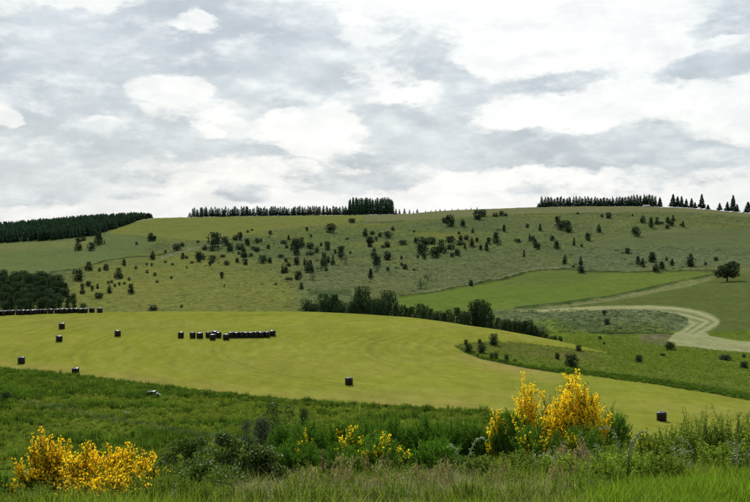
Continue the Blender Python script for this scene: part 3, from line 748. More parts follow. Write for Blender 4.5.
bale(215.2, 336.2, 'black bale farthest back in the small knot in the middle row', MG)
bale(226.2, 339.6, 'black bale standing forward at the near left end of the packed row', MG)
for i, x_ in enumerate([231.2, 236.3, 241.4, 246.3, 251.2, 256.2, 261.2]):
    bale(x_, 337.6 - i * .04, 'one of seven black wrapped bales packed side by side in the middle row', MG)
bale(267.2, 337.2, 'black bale second from the right end of the middle row', MG)
bale(272.8, 335.8, 'black bale set back at the far right end of the middle row', MG)
TG = 'long row of bales along the crest of the hay field'
bale(1.6, 313.2, 'black bale cut by the left picture edge in front of the long crest row', TG)
bale(11.8, 311.6, 'larger looking black bale standing in front of the long crest row near its left end', TG)
for x_ in [-2, 3.8, 8.4, 18.3, 22.6, 27.0, 31.4, 40.2, 44.6, 56.8, 61.5, 66.2, 71.0, 75.8, 80.4]:
    bale(x_, 310.6 + rnd.uniform(-.1, .15), 'one of the black wrapped bales packed along the crest of the hay field', TG, D=265 + rnd.uniform(-1, 1.5))
bale(34.6, 311.6, 'black bale standing slightly forward of the crest row above the pair', TG)
bale(50.7, 310.9, 'lone black bale in the short gap of the crest row', TG)
bale(84.9, 311.2, 'last packed black bale at the right of the crest row', TG)
bale(91.9, 312.0, 'left of two separate black bales ending the crest row', TG)
bale(99.7, 312.6, 'black bale standing last at the right end of the crest row', TG)
# the damaged bale in the margin, its wrap torn away beside it
p, D_ = spot(152.5, 396.5, 120, 200)
e = bpy.data.objects.new('torn_bale', None); COL.objects.link(e); e.location = p; tag(e, 'low slumped black bale with pale torn wrap lying in the dark field margin', 'bale')
b_ = link('wrapped_body', BALES[1].copy(), e, (0, 0, -.1), (.06, -.10, 0), (1.15, 1.0, .8))
r_ = np.random.default_rng(5); V = []; nn = 10
for i in range(nn):
    for j in range(5):
        V.append((.35 + i * .14, -.5 + j * .2 + r_.uniform(-.05, .05), .85 - .085 * i + .12 * math.sin(i * 1.7 + j * 2.1) + r_.uniform(-.05, .05)))
F = [(i * 5 + j, i * 5 + j + 1, (i + 1) * 5 + j + 1, (i + 1) * 5 + j) for i in range(nn - 1) for j in range(4)]
link('torn_wrap', npmesh('torn_wrap', V, np.array(F), [plain_material('pale_film', (.20, .21, .21), .6, .2)], smooth=True), e)

# ------------------------------------------------------------------ shrubs and small trees dotted over the hillside
SH = {k: [small_shrub('heath_shrub', 100 + 10 * j + i, k) for i in range(3)] for j, k in enumerate(['round', 'oval', 'cone', 'wide'])}
SHG = [small_shrub('heath_shrub', 190 + i, 'wide', 350, .1, M_GREY) for i in range(2)]
S1 = """78,250.4,7,9 78.7,242,6,5 83.7,240.7,5,4 91.3,250.4,8,8 98.8,244.5,9,13 150.7,241,7,8 154.5,240.7,4,5 177,250.7,9,7 182.4,246,4,4 152.7,259.3,6,8
165.3,252.7,3,2.5 198,242.7,3,2.5 183,258.7,4,6 186.7,258.7,3,3 198.7,262,8,10 136.7,244.7,3,3 214.7,246.7,14,14 225.3,245.3,8,9 230.4,250.7,7,8 235.3,240,6,5
240,239.7,6,7.5 247.3,245.3,6,7 240,249.3,9,6 243.7,257.3,7,9 257.3,242.7,5,4.5 261,242,2.4,4 268.3,248.7,4,4.5 256.7,252,6,5 253.3,249.3,4,3 295.8,254.7,13,16
288.7,240,3,5 284,244,7,4 286.7,248,4,3 204.7,250,5,5 201.3,259.5,8,6 212,251.3,5,3 222.7,257.3,6,3 212.7,259.3,8,4 228.7,251.3,4,4 238.7,254.4,3,3 251,256,4,3
270.4,234.4,4,4 247.7,232.7,3,2.5 252,230.7,3,2 280.7,257.3,6,3 352,222.7,7,4.5 330.7,232.7,10,9 307,231,3.5,4 311,237.3,3,3 365.3,236,6,8 372,234.7,5,4
380,236.7,4,4 388,237.3,8,6 393,230.7,3.5,5 370,246.7,9,10 376.3,240.7,3.5,4 387.7,247.3,6,6 383,248,4,3 347.3,239.3,4,2 302,247.3,6,10 310,248.7,8,6
327.3,246,6,4.5 321,246,3,3.5 341.3,249.7,7,4 450,226,10,11 444.7,222.7,6,5 462.7,226.3,6,6.5 477.6,219.6,9,9 483,216.7,7,7 495.3,216.7,6,4 472.7,232.7,3,4.5
459,234.4,3,3 422.2,253.4,13,16 415.6,243,4,6 431.3,244,9,7 441.2,252.8,9,13 450,242,9,6 460.7,240.7,5,5.5 466,240,5,5 472,246,6,8 477,242,4,4.5 488.7,243.3,5,6
496,243,7.5,11 461,244.7,9,4 450.7,249.3,9,5 486.4,250.8,4,9 480.7,249.7,4,5 465,248.7,3,4 414,232,3,2 403,244,8,4 504,231.3,3.5,7 527.3,227.7,4,4
540,230.7,3.5,7 557.6,222.7,6,6.5 560.7,230,9,9 565.3,227.3,8,7 568.7,232,8,7 569,224.7,3,4 577.7,214,3,2 588,240.4,6.5,7.5 598.7,232.4,5,8 529.7,241.3,3,8
532.7,240.7,4.5,5 535.3,244.7,4.5,6 538,248.7,5,5.5 535,248,3,4 552,240.7,5,5 556.7,248.7,6,8 574,245.7,3,8 581.6,246.7,3,3 517.3,241.7,7,3 501.3,216,5,5
505.6,216,4,3 602,217.2,3,3 608.7,218,6,5.5 632.5,216.5,2,2.5 643,223,5.5,7.5 651,227.3,5,10 657,224.7,4.5,7.5 661.5,224,5,2.5 667.7,223,4,6 671.3,225.7,6,6
673.2,221,3,6 667.2,228.4,4,4 636,236,8.5,9 683,227.3,3,6 680.5,225.8,2.2,2.5 88.7,270.7,7,9 77.7,280.7,10.5,11 88.7,286,6,5 92.4,290.7,4,5 82.4,294,5,7
97.6,288.7,3,5 98,298.7,7,6 99.5,271.5,3,4 82.4,287.3,4,4 118.7,278.7,8,11 106,270.3,6,6.5 124,265.7,4,6.5 109.3,293.3,6,8 131,293.7,7,10 101.3,298,4,5
136,269,3,3 147,273.3,3,3 155,275.3,3.5,3 146.7,265.3,2.5,2.5 151.7,266,2.5,3 108.3,284,3,3 111.7,283,3,3 115,287,3,3 119.3,285.7,3,3.5 124.3,284.4,3,2.5
129,280.4,3.5,3 171.3,278.7,3,3 157.3,282.7,3,2.5 172.4,265,3,2 186.7,268.7,2,3 192,263.3,4,2.5 165.3,262.7,3,2 153.3,310,8,5 181.6,307.6,3,3
210,266,4,5 212,263.3,5,5 226.7,265.3,6,4.5 222,278,5,6 224.4,286.7,1.7,3 237,262.7,4.5,5 245,264.7,6,6 262.7,263.3,9,8 269.7,263.3,5,6 282.7,273.3,4,7.5
286,273.3,5,7 287.3,280,4,3 290.7,280,4,2.5 296.7,264.7,7,8 286,262,4,4 289,266.4,4,4 298,280,8,9 276,285,3,2 309.3,272,9,12 304.7,265.3,4,7 324,266,7,14
328.3,262.7,5,7 333,264.7,4,9 341,257.3,6,11 327.3,250,5,7 316.7,252.7,5,5 310,254.7,8,4 346,265.3,4,9 326,271.3,4,4 312.7,280,6,6 301.3,289.3,5,7
374,257.3,6,9 376.7,266,9,11 376,272.7,8,7 370.7,278.7,5,10 387.3,260,8,9 387.7,271,4,4 350.3,254,2.5,3 335.3,253.3,3,4 435.3,257.3,10,10 424,258.7,5,6
417.7,258,3,3 452,256.7,5,4 457.3,255.7,6,7 405,268.7,6,4.5 401.6,265.3,3,3 401.6,259.3,3,4 414,270.4,3,2 428,281,9,8 421,288.5,13,9 471,286,5,6
565,263.7,5,9 580.7,264.7,4,8 580.7,273,7,9 524,256.7,2.5,7 573.3,267.3,3,2 627.6,253,6,5 638,264,5,8 642.6,264.4,4,6 652.4,262,8,10 656,271.4,6,8
661.6,269,6,8 644,267.4,4,2 666.6,260.6,2.5,4 672,265.6,4,6.5 690.4,267,9,13 705.4,265,3,3 716,260.6,4,4 604,315,4.5,5 607,325,6,6"""
regions = [(lambda x, y: x < 108 and y < 256, 'below the left plantation'),
           (lambda x, y: x < 104, 'beside the dark wood at far left'),
           (lambda x, y: x < 200 and y < 263, 'by the bank below the ridge field'),
           (lambda x, y: x < 195, 'on the open slope right of the wood'),
           (lambda x, y: x < 275, 'in the scrub under the yellow ridge field'),
           (lambda x, y: x < 348 and y > 238, 'in the scrub left of the hill centre'),
           (lambda x, y: x < 400 and y < 242, 'just under the pine clump on the ridge'),
           (lambda x, y: x < 410, 'on the rough slope under the pine clump'),
           (lambda x, y: x < 512 and y < 236, 'high on the open brow'),
           (lambda x, y: x < 512, 'in the middle scrub above the green field'),
           (lambda x, y: x < 620 and y < 252, 'on the slope under the right spruce row'),
           (lambda x, y: x < 620 and y < 280, 'just above the green field'),
           (lambda x, y: y < 238, 'in the scrub line near the right ridge'),
           (lambda x, y: y < 280, 'on the grey strip above the green field'),
           (lambda x, y: True, 'inside the mown bend')]
items = []
for tok in S1.split():
    x_, y_, w_, h_ = map(float, tok.split(','))
    ri = next(i for i, (f, n) in enumerate(regions) if f(x_, y_))
    shape = 'cone' if h_ > 1.25 * w_ else ('wide' if h_ < .75 * w_ else ('oval' if h_ > 1.08 * w_ else 'round'))
    sz = 'large' if w_ * h_ > 100 else ('middling' if w_ * h_ > 40 else ('small' if w_ * h_ > 17 else 'tiny'))
    items.append([x_, y_, w_, h_, ri, shape, sz])
grp = {}
for it in items: grp.setdefault((it[4], it[5], it[6]), []).append(it)
ORD = ['leftmost', 'second from left', 'third from left', 'fourth from left', 'fifth from left', 'sixth from left', 'seventh from left', 'eighth from left', 'ninth from left']
SHN = {'cone': 'pointed', 'wide': 'low', 'oval': 'oval', 'round': 'round'}
for (ri, shape, sz), L_ in grp.items():
    L_.sort()
    for k, (x_, y_, w_, h_, _, _, _) in enumerate(L_):
        grey = (x_, y_) in ((376, 272.7), (421, 288.5), (428, 281), (346, 265.3), (312.7, 280))
        cname = 'greyish' if grey else 'dark'
        lab = f"{sz} {SHN[shape]} {cname} shrub {regions[ri][1]}"
        if len(L_) > 1 and sz != 'tiny': lab += ', ' + (ORD[k] if len(L_) > 2 else ('left one', 'right one')[k])
        p, D_ = spot(x_, y_, 300 if y_ < 300 else 262, 1250)
        dep = p.y * CP; W = w_ / FPX * dep * 1.22; H = h_ / FPX * dep * 1.12
        p.z -= .05 * H
        me = rnd.choice(SHG if grey else SH[shape])
        o = link('heath_shrub', me, None, p, (0, 0, rnd.uniform(0, 6.28)), (W, W, H))
        tag(o, lab, 'shrub', 'shrubs dotted over the far hillside' if not (sz == 'tiny') else f'tiny shrubs {regions[ri][1]}')

# ------------------------------------------------------------------ shrubs in the pocket of the hay field and in the valley
K_SHR = [TreeKind('field_bush', *big_tree(300 + i, k, 1300, .095, trunk_h=.1)) for i, k in enumerate(['oval', 'round', 'wide'])]
def bush(x_, y_, w_, h_, kind, label, lo=160, hi=300, group='bushes in the valley'):
    p, D_ = spot(x_, y_, lo, hi); W = w_ / FPX * p.y * 1.2; H = h_ / FPX * p.y * 1.1; p.z -= .04 * H
    K_SHR[kind].place(p, W, H, label, group, 'bush')
PG = 'dark bushes in the pocket at the edge of the hay field'
for a in [(466, 344.5, 4, 5, 1, 'small dark bush farthest left in the pocket of rough ground by the hay'),
          (468.6, 352, 7.5, 8, 1, 'rounded dark bush just under the leftmost small one in the pocket'),
          (479.7, 343.5, 4, 4.5, 1, 'small dark bush behind the pear shaped one in the pocket'),
          (481.6, 352.8, 8, 10, 0, 'pear shaped dark bush in the pocket, second of the larger ones'),
          (493.7, 344.8, 9, 11.5, 0, 'tallest egg shaped dark bush at the upper edge of the pocket'),
          (491.5, 359, 4.5, 6.5, 0, 'left half of the twin bushes low in the pocket'),
          (496, 359, 4.5, 7, 0, 'right half of the twin bushes low in the pocket'),
          (506.5, 360.6, 4.5, 6.5, 0, 'slim ragged bush right of the twin bushes in the pocket'),
          (515, 361, 4, 2, 2, 'very low dark tuft right of the slim bush in the pocket')]: bush(*a, lo=165, hi=258, group=PG)
VG = 'dark bushes scattered on the valley meadow'
for a in [(557.3, 359, 4.5, 6.5, 0, 'slim bush standing left of the big round one on the valley meadow'),
          (571.5, 366, 13, 11.5, 1, 'big round dark bush on the valley meadow above the yellow broom'),
          (578.7, 350.8, 6, 6, 1, 'small dark bush on the tip of the hay tongue'),
          (639, 362, 7.5, 7, 1, 'round dark bush alone in the middle of the valley meadow'),
          (600, 339, 3.5, 3, 1, 'tiny dark bush by the dark stream line'),
          (604, 344, 2.5, 2, 2, 'tiny low tuft just below the stream line'),
          (662.6, 356, 5.5, 2.8, 2, 'low flat dark bush right of the lone round bush'),
          (670, 350, 9, 8, 2, 'ragged dark bush at the foot of the mown strip'),
          (725, 360.3, 12, 5.5, 2, 'wide low dark bush under the mown strip at right'),
          (744, 368, 8, 6.5, 1, 'rounded dark bush at the right edge of the valley meadow'),
          (744, 358, 3.5, 4, 1, 'small dark bush above the rounded one at the right edge')]: bush(*a, lo=185, hi=330, group=VG)
bush(6, 401, 10.5, 9, 1, 'dark rounded bush at the left edge of the dark meadow', 120, 175, None)
bush(304, 425.5, 8, 17, 0, 'slim dark sapling behind the green broom thicket', 118, 150, None)

# ------------------------------------------------------------------ the spreading tree on the dark field
lum = [(-.34,0,.30,.15),(-.40,.05,.42,.13),(-.26,-.1,.45,.17),(-.12,.1,.30,.16),(-.1,-.1,.55,.19),(.02,.05,.70,.18),(.14,-.05,.80,.16),(.26,.05,.86,.12),(.2,.1,.60,.18),
       (.34,-.05,.66,.13),(.30,.05,.42,.15),(.12,-.1,.40,.18),(.40,.0,.52,.10),(.42,.05,.30,.10),(.22,0,.28,.14),(.0,-.15,.35,.15),(-.2,.15,.62,.14),(.43,0,.80,.07),(0,.2,.5,.2),(-.05,-.25,.5,.15)]
bt = TreeKind('spreading_tree', *big_tree(401, 'wide', 4200, .052, [(a, b, c * .95, d) for a, b, c, d in lum], trunk_h=.15, fill=0))
p, D_ = spot(727, 281.5, 400, 800); bt.place(p, 24 / FPX * p.y * 1.08, 22.5 / FPX * p.y, 'large dark spreading tree with leaning crown alone on the dark field at right', None, 'tree', 0)

# ------------------------------------------------------------------ tree belt behind the crest of the hay field
KB = [TreeKind('belt_tree', *big_tree(500 + i, k, 2300, .065)) for i, k in enumerate(['round', 'wide', 'oval', 'cone', 'round'])]
big3 = TreeKind('belt_tree', *big_tree(520, 'wide', 4200, .05, [(a * 1.0, b, c, d * .8) for a, b, c, d in lumps_broad(np.random.default_rng(6), 'wide') + lumps_broad(np.random.default_rng(8), 'cone') + lumps_broad(np.random.default_rng(9), 'wide')]))
belt = [(306,4.5,300,20),(311,6,305,12),(315,7,304,14),(324,10,294,24),(329,7,298,20),(334.5,9,295,22),(339.5,7,301,14),(347,9,303,14),(353,8,302,16),(357,9,298,20),(362.7,21,287,30),(372,10,299,20),
        (376,10,300,12),(381,8,299,16),(388,19,291,26),(396,9,305,12),(402.7,9,305,14),(407,8,308,10),(412,10,307,14),(420,11,304,18),(425,8,306,12),(431,8,309,10),(435,8,312,8),(439,10,311,12),
        (444,8,313,10),(449,10,310,12),(457,11,308,16),(462,8,311,10),(467,8,312,10),(474.5,12,302,18),(480,16,300,22),(485,10,303,16),(492,9,315,10),(498,8,318,8),(503,8,320,8),(507,8,319,10),(512,8,321,8),
        (517,9,320,10),(521,8,322,8),(525,9,321,9),(530,8,320,10),(534,8,325,8),(537,8,328,7),(542,8,331,6),(547,7,334,6),(552,5,336,5),(555.5,4,335.5,4),(560.5,4.5,336,4)]
bigl = {362.7: 'largest dark tree of the belt with a broad ragged crown', 388: 'second large dark tree of the belt, right of largest',
        480: 'tall dense dark tree over the right part of the belt', 324: 'dark tree at the left end of the belt, left of two equal crowns', 334.5: 'dark tree at the left end of the belt, right of two equal crowns',
        306: 'small slim tree at the left end of the belt', 420: 'dark spreading tree rising over the low middle of the belt'}
NUM = 'first second third fourth fifth sixth seventh eighth ninth tenth eleventh twelfth thirteenth fourteenth fifteenth sixteenth seventeenth eighteenth nineteenth twentieth'.split()
TENS = {20: 'twenty', 30: 'thirty', 40: 'forty'}
def nth(n): return NUM[n - 1] if n <= 20 else (TENS[n // 10 * 10] + '-' + NUM[n % 10 - 1] if n % 10 else TENS[n // 10 * 10][:-1] + 'ieth')
bn = 0
for (x_, w_, top, d_) in belt:
    bn += 1
    if x_ == 492: bn = 1
    cd = np.interp(x_, PX0, KD[9])
    D_ = cd + (14 + d_ * .6 if x_ < 500 else 10 + (x_ - 500) * .15 + d_ * .4)
    p = stand(x_, D_, 315); H = height_to(p, top) * 1.04; W = w_ / FPX * p.y * 1.2
    K = big3 if w_ > 15 else rnd.choice(KB)
    H = max(H, 2.0)
    W = max(W, H * .45)
    K.place(p, W, H, bigl.get(x_) or (nth(bn) + (' of the dark belt trees from the left' if x_ < 490 else ' of the low bushes in the right tail of the tree belt, from the left')),
            'trees of the belt behind the hay field', 'tree')
p, D_ = spot(543, 332.5, 285, 420)
yb = TreeKind('willow_bush', *big_tree(540, 'wide', 1500, .06, mat=M_YGREEN, trunk_h=.05)); yb.place(p, 15 / FPX * p.y, 9 / FPX * p.y, 'bright yellow green bush standing behind the right tail of the belt', None, 'bush')

# ------------------------------------------------------------------ dark wood at far left
KW = [TreeKind('wood_tree', *big_tree(560 + i, k, 1900, .075)) for i, k in enumerate(['round', 'wide', 'oval', 'cone'])] 
topl = np.interp
wood = []
rw = random.Random(4)
for row, (yb_, n) in enumerate([(281, 12), (286, 14), (291, 14), (297, 15), (303, 15), (309, 14)]):
    xr = {0: 52, 1: 62, 2: 68, 3: 71, 4: 76, 5: 84}[row]
    for i in range(n):
        x_ = -14 + (xr + 14) * (i + rw.uniform(.1, .9)) / n
        wood.append((row, i, x_, yb_ + rw.uniform(-1.5, 1.5), rw.uniform(8, 13), rw.uniform(8.5, 13.5) if row else rw.uniform(7, 11)))
for (row, i, x_, y_, w_, h_) in wood:
    p, D_ = spot(x_, y_, 330, 700); W = w_ / FPX * p.y; H = h_ / FPX * p.y
    if x_ > 65: W *= .75; H *= .7
    rw.choice(KW).place(p, W, H, (nth(i + 1) + ' tree from the left along the top outline of the dark left wood') if row == 0 else ('one of the trees in the dark wood just under its top outline' if row == 1 else 'one of the trees deep inside the dark wood at far left' if row < 5 else 'one of the trees in the front of the dark wood, behind the crest bales'), 'trees of the dark wood at far left', 'tree')

# ------------------------------------------------------------------ conifers on the ridge
KC = [conifer('spruce', 600 + i, 12, .42, 8) for i in range(4)]
def spruce(x_, top, w_, D, label, group, base=None):
    p = stand(x_, D, 210); H = height_to(p, top); W = w_ / FPX * p.y / .42 * 1.45
    o = link('spruce', rnd.choice(KC), None, p - Vector((0, 0, .02 * H)), (0, 0, rnd.uniform(0, 6.28)), (W, W, H)); tag(o, label, 'conifer', group); return o
RG = 'low row of conifers on the left ridge'
for i in range(50):
    x_ = 193.5 + i * 3.15 + rnd.uniform(-.7, .7)
    for dd in (0, 9):
        spruce(x_ + rnd.uniform(-.6, .6) + dd * .15, rnd.uniform(205.6, 209.3) - (x_ - 192) * .006 + (1.0 if x_ < 200 else 0), rnd.uniform(4.2, 5.6), 1208 + dd + rnd.uniform(-2, 2), 'one of the even conifers in the low row along the left ridge', RG)
spruce(189.7, 212.2, 5, 1206, 'small bushy conifer at the left end of the low ridge row', RG)
PGp = 'tall conifers in the clump on the ridge'
for rrow in range(4):
    for i in range(15):
        x_ = 349.3 + i * 3.05 + rnd.uniform(-.5, .5) + (rrow % 2) * 1.4
        if x_ > 393: continue
        t = min((x_ - 346) / 6, (394.5 - x_) / 4, 1)
        spruce(x_, 204.5 - 7.3 * max(t, 0) ** .6 + rnd.uniform(-1.0, 1.8), rnd.uniform(4.2, 5.4), 1206 + 8 * rrow, 'one of the tall pointed conifers packed in the clump on the ridge', PGp)
for x_, tp, w_ in [(396, 208.5, 4), (399.5, 209, 3.5), (404.5, 208.2, 4), (409.5, 209, 2.6), (417.3, 208.6, 3.2), (413.5, 210.6, 1.6), (425.5, 210, 1.4), (431, 209.9, 1.4), (435.8, 209.2, 1.6), (440, 208.6, 2), (445, 208.6, 1.4), (452, 208.4, 1.2), (458, 208.3, 1.6), (466, 208, 1.3), (471, 207.4, 1.6), (477, 206.6, 1.6)]:
    spruce(x_, tp, w_, 1206, 'small conifer right of the clump, standing alone on the bare brow' if w_ > 2.5 else 'one of the tiny saplings spaced along the bare brow of the ridge', 'small conifers along the bare brow')
RR = 'row of dark spruces on the right ridge'
x_ = 538.5
while x_ < 656:
    hh_ = 203.3 if x_ < 541 else (196.8 if x_ < 600 else 196.2 if x_ < 620 else 195)
    for dd in (0, 8):
        spruce(x_ + dd * .12, hh_ + rnd.uniform(-1.6, 2.6), rnd.uniform(4.4, 6.2), 1200 + dd, 'one of the dark spruces in the long row on the right ridge', RR)
    x_ += rnd.uniform(2.6, 3.6)
KS = [TreeKind('ridge_spruce', *conifer('x', 620 + i, 16, .42, 9, ragged=.4, split=True)) for i in range(3)]
def lone(x_, top, w_, label, D=1200):
    p = stand(x_, D, 208); H = height_to(p, top); W = w_ / FPX * p.y / .42 * 1.75
    KS[rnd.randrange(3)].place(p, W, H, label, 'single spruces at the right end of the ridge', 'conifer')
for a in [(659.8, 197, 5.5, 'broad spruce at a small gap right of the long ridge row'), (673, 193.8, 7, 'tall spruce at the left of the group of five after the gap'), (677.5, 196, 6, 'second spruce of the group of five after the gap'),
          (681.5, 195.8, 5.5, 'third spruce of the group of five after the gap'), (686.2, 198.5, 5, 'fourth and narrow spruce of the group after the gap'), (691.5, 198, 5.5, 'ragged fifth spruce of the group after the gap'), (695, 202, 4.5, 'low broad spruce leaning on the ragged fifth one'),
          (701.6, 193.8, 7, 'tall slim spruce with ragged outline standing free on the ridge'), (708, 204.2, 4.2, 'short spruce just right of the tall free standing one'), (719.6, 202.8, 5.2, 'short dense spruce at the left of the last group'),
          (727.3, 201.5, 5.5, 'bushy spruce next to the tallest one of the last group'), (733, 194.8, 7, 'tallest spruce of the last group at right'), (737, 204, 5, 'short spruce at the right foot of the tallest one'), (748, 201.5, 8, 'broad dark spruce cut by the right picture edge')]: lone(*a)

# left plantation: a wood that reads as one mass
def gn_scatter(name, P, S, R, meshes, label=None, cat=None, variant=None, tilt=None):
    """instances of the given meshes on the points P (scale S, turn R); one object"""
    n = len(P); me = bpy.data.meshes.new(name); me.vertices.add(n); me.vertices.foreach_set('co', np.asarray(P, np.float32).ravel())
    S = np.asarray(S, np.float32)
    if S.ndim == 1: S = np.stack([S] * 3, 1)
    rot = np.zeros((n, 3), np.float32); rot[:, 2] = R
    if tilt is not None: rot[:, :2] = tilt
    for k, t, a, f in (('sc', 'FLOAT_VECTOR', S, 'vector'), ('rt', 'FLOAT_VECTOR', rot, 'vector'),
                       ('vi', 'INT', np.asarray(variant if variant is not None else rng.integers(0, len(meshes), n), np.int32), 'value')):
        at = me.attributes.new(k, t, 'POINT'); at.data.foreach_set(f, np.ascontiguousarray(a).ravel())
    o = link(name, me)
    ng = bpy.data.node_groups.new(name, 'GeometryNodeTree')
    ng.interface.new_socket('Geometry', in_out='INPUT', socket_type='NodeSocketGeometry'); ng.interface.new_socket('Geometry', in_out='OUTPUT', socket_type='NodeSocketGeometry')
    gi = ng.nodes.new('NodeGroupInput'); go = ng.nodes.new('NodeGroupOutput'); ins = ng.nodes.new('GeometryNodeInstanceOnPoints'); jn = ng.nodes.new('GeometryNodeJoinGeometry')
    for m in reversed(meshes):
        pr = bpy.data.objects.new('prototype', m)
        oi = ng.nodes.new('GeometryNodeObjectInfo'); oi.inputs['Object'].default_value = pr; oi.inputs['As Instance'].default_value = True
        ng.links.new(oi.outputs['Geometry'], jn.inputs[0])
    def attr(k, t):
        a = ng.nodes.new('GeometryNodeInputNamedAttribute'); a.data_type = t; a.inputs[0].default_value = k; return a.outputs[0]
    ng.links.new(gi.outputs[0], ins.inputs['Points']); ng.links.new(jn.outputs[0], ins.inputs['Instance'])
    ins.inputs['Pick Instance'].default_value = True
    ng.links.new(attr('vi', 'INT'), ins.inputs['Instance Index']); ng.links.new(attr('sc', 'FLOAT_VECTOR'), ins.inputs['Scale'])
    er = ng.nodes.new('FunctionNodeEulerToRotation'); ng.links.new(attr('rt', 'FLOAT_VECTOR'), er.inputs[0]); ng.links.new(er.outputs[0], ins.inputs['Rotation'])
    ng.links.new(ins.outputs[0], go.inputs[0])
    md = o.modifiers.new('scatter', 'NODES'); md.node_group = ng
    return tag(o, label, cat, None, 'stuff')

def in_poly_world(poly, n, lo, hi, seed, pitch=None, clip=None):
    """n points scattered evenly over the ground inside an outline"""
    r = np.random.default_rng(seed); P = np.array(poly); out = []
    # candidate ground cells weighted by their area
    sd = inpoly_sd(PXu[:-1, :-1], PYg[:-1, :-1], poly)
    cellD = Dg[:-1, :-1]; m = (sd > 0) & (cellD > lo) & (cellD < hi) & (PXu[:-1, :-1] > -60) & (PXu[:-1, :-1] < 800)
    if clip is not None: m &= clip[:-1, :-1]
    rr, cc = np.where(m)
    area = (Dg[rr + 1, cc] - Dg[rr, cc]) * Dg[rr, cc] * (AZ[cc + 1] - AZ[cc])
    if pitch is not None: n = int(area.sum() * pitch)
    k = r.choice(len(rr), n, p=area / area.sum()); u, v = r.uniform(size=n), r.uniform(size=n)
    D = Dg[rr[k], cc[k]] * (1 - u) + Dg[rr[k] + 1, cc[k]] * u; az = AZ[cc[k]] * (1 - v) + AZ[cc[k] + 1] * v
    x = D * np.sin(az); y = D * np.cos(az)
    return np.stack([x, y, ground_z(x, y)], 1)
P_ = in_poly_world(P_PLANT, 0, 700, 1330, 3, pitch=.034)
n = len(P_); H = rng.uniform(8.5, 13, n) * np.interp(np.arctan2(P_[:, 0], P_[:, 1]) * FPX + CX, [0, 90, 140, 165], [1, .95, .75, .42])
gn_scatter('conifer_plantation', P_ - np.array([0, 0, .3]), np.stack([rng.uniform(5.0, 7.0, n) / .42 * 1.1] * 2 + [H], 1), rng.uniform(0, 6.28, n), KC, 'dense even conifer plantation covering the left end of the far ridge', 'plantation')

# pale low shed half hidden by the ridge spruces
p = stand(646.5, 1185, 206)
e = bpy.data.objects.new('shed', None); COL.objects.link(e); e.location = p; e.rotation_euler = (0, 0, .15); tag(e, 'tiny pale low shed in front of the ridge spruces', 'shed')
def box(x0, x1, y0, y1, z0, z1):
    V = np.array([(x, y, z) for z in (z0, z1) for y in (y0, y1) for x in (x0, x1)], float)
    return V, np.array([(0, 2, 3, 1), (4, 5, 7, 6), (0, 1, 5, 4), (2, 6, 7, 3), (0, 4, 6, 2), (1, 3, 7, 5)])
V, F = box(-3.4, 3.4, -1.8, 1.8, -.5, 1.3); link('wall', npmesh('wall', V, F, [plain_material('pale_wall', (.42, .42, .38))]), e)
V = np.array([(-3.7, -2.1, 1.3), (3.7, -2.1, 1.3), (3.7, 2.1, 1.3), (-3.7, 2.1, 1.3), (-3.7, 0, 2.1), (3.7, 0, 2.1)], float)
link('roof', npmesh('roof', V, [np.array([(0, 1, 5, 4), (2, 3, 4, 5), (0, 3, 2, 1)]), np.array([(0, 4, 3), (1, 2, 5)])], [plain_material('pale_roof', (.5, .5, .48))]), e)

# ------------------------------------------------------------------ fence across the dark meadow
fe = bpy.data.objects.new('field_fence', None); COL.objects.link(fe); tag(fe, 'old post and wire fence with thin grey posts crossing the dark meadow', 'fence')
fpts = [(22, 406), (60, 411.5), (100, 420.5), (140, 428), (180, 436), (240, 445)]
M_POST = plain_material('weathered_post', (.16, .15, .125), .9, .1, 20, .4)
tops = []; postmes = []
for v in range(3):
    a = Acc(); a.add(*tube([(0, 0, -.2), (.01, 0, .5), (.02 * v, .01, 1.12)], [.055, .05, .045], 6)); a.add(np.array([(.02 * v + .045 * math.cos(t), .01 + .045 * math.sin(t), 1.12) for t in np.linspace(0, 2 * math.pi, 6, False)][:4]), np.array([(0, 1, 2, 3)]))
    postmes.append(a.mesh('post', [M_POST]))
xs_ = 22.0
while xs_ < 238:
    yy_ = np.interp(xs_, [q[0] for q in fpts], [q[1] for q in fpts]); p, D_ = spot(xs_, yy_, 112, 175)
    hgt = rnd.uniform(.8, 1.05)
    o = link('post', rnd.choice(postmes), fe, p, (rnd.uniform(-.1, .1), rnd.uniform(-.1, .1), rnd.uniform(0, 6)), (1, 1, hgt)); tops.append((p, hgt))
    xs_ += rnd.uniform(4.4, 7.2)
for f_ in (.45, .75, 1.02):
    pts = []
    for p, h_ in tops: pts.append((p.x, p.y - .06, p.z + h_ * f_))
    V, F = tube(pts, [.008] * len(pts), 3); link('wire', npmesh('wire', V, F, [M_POST]), fe)
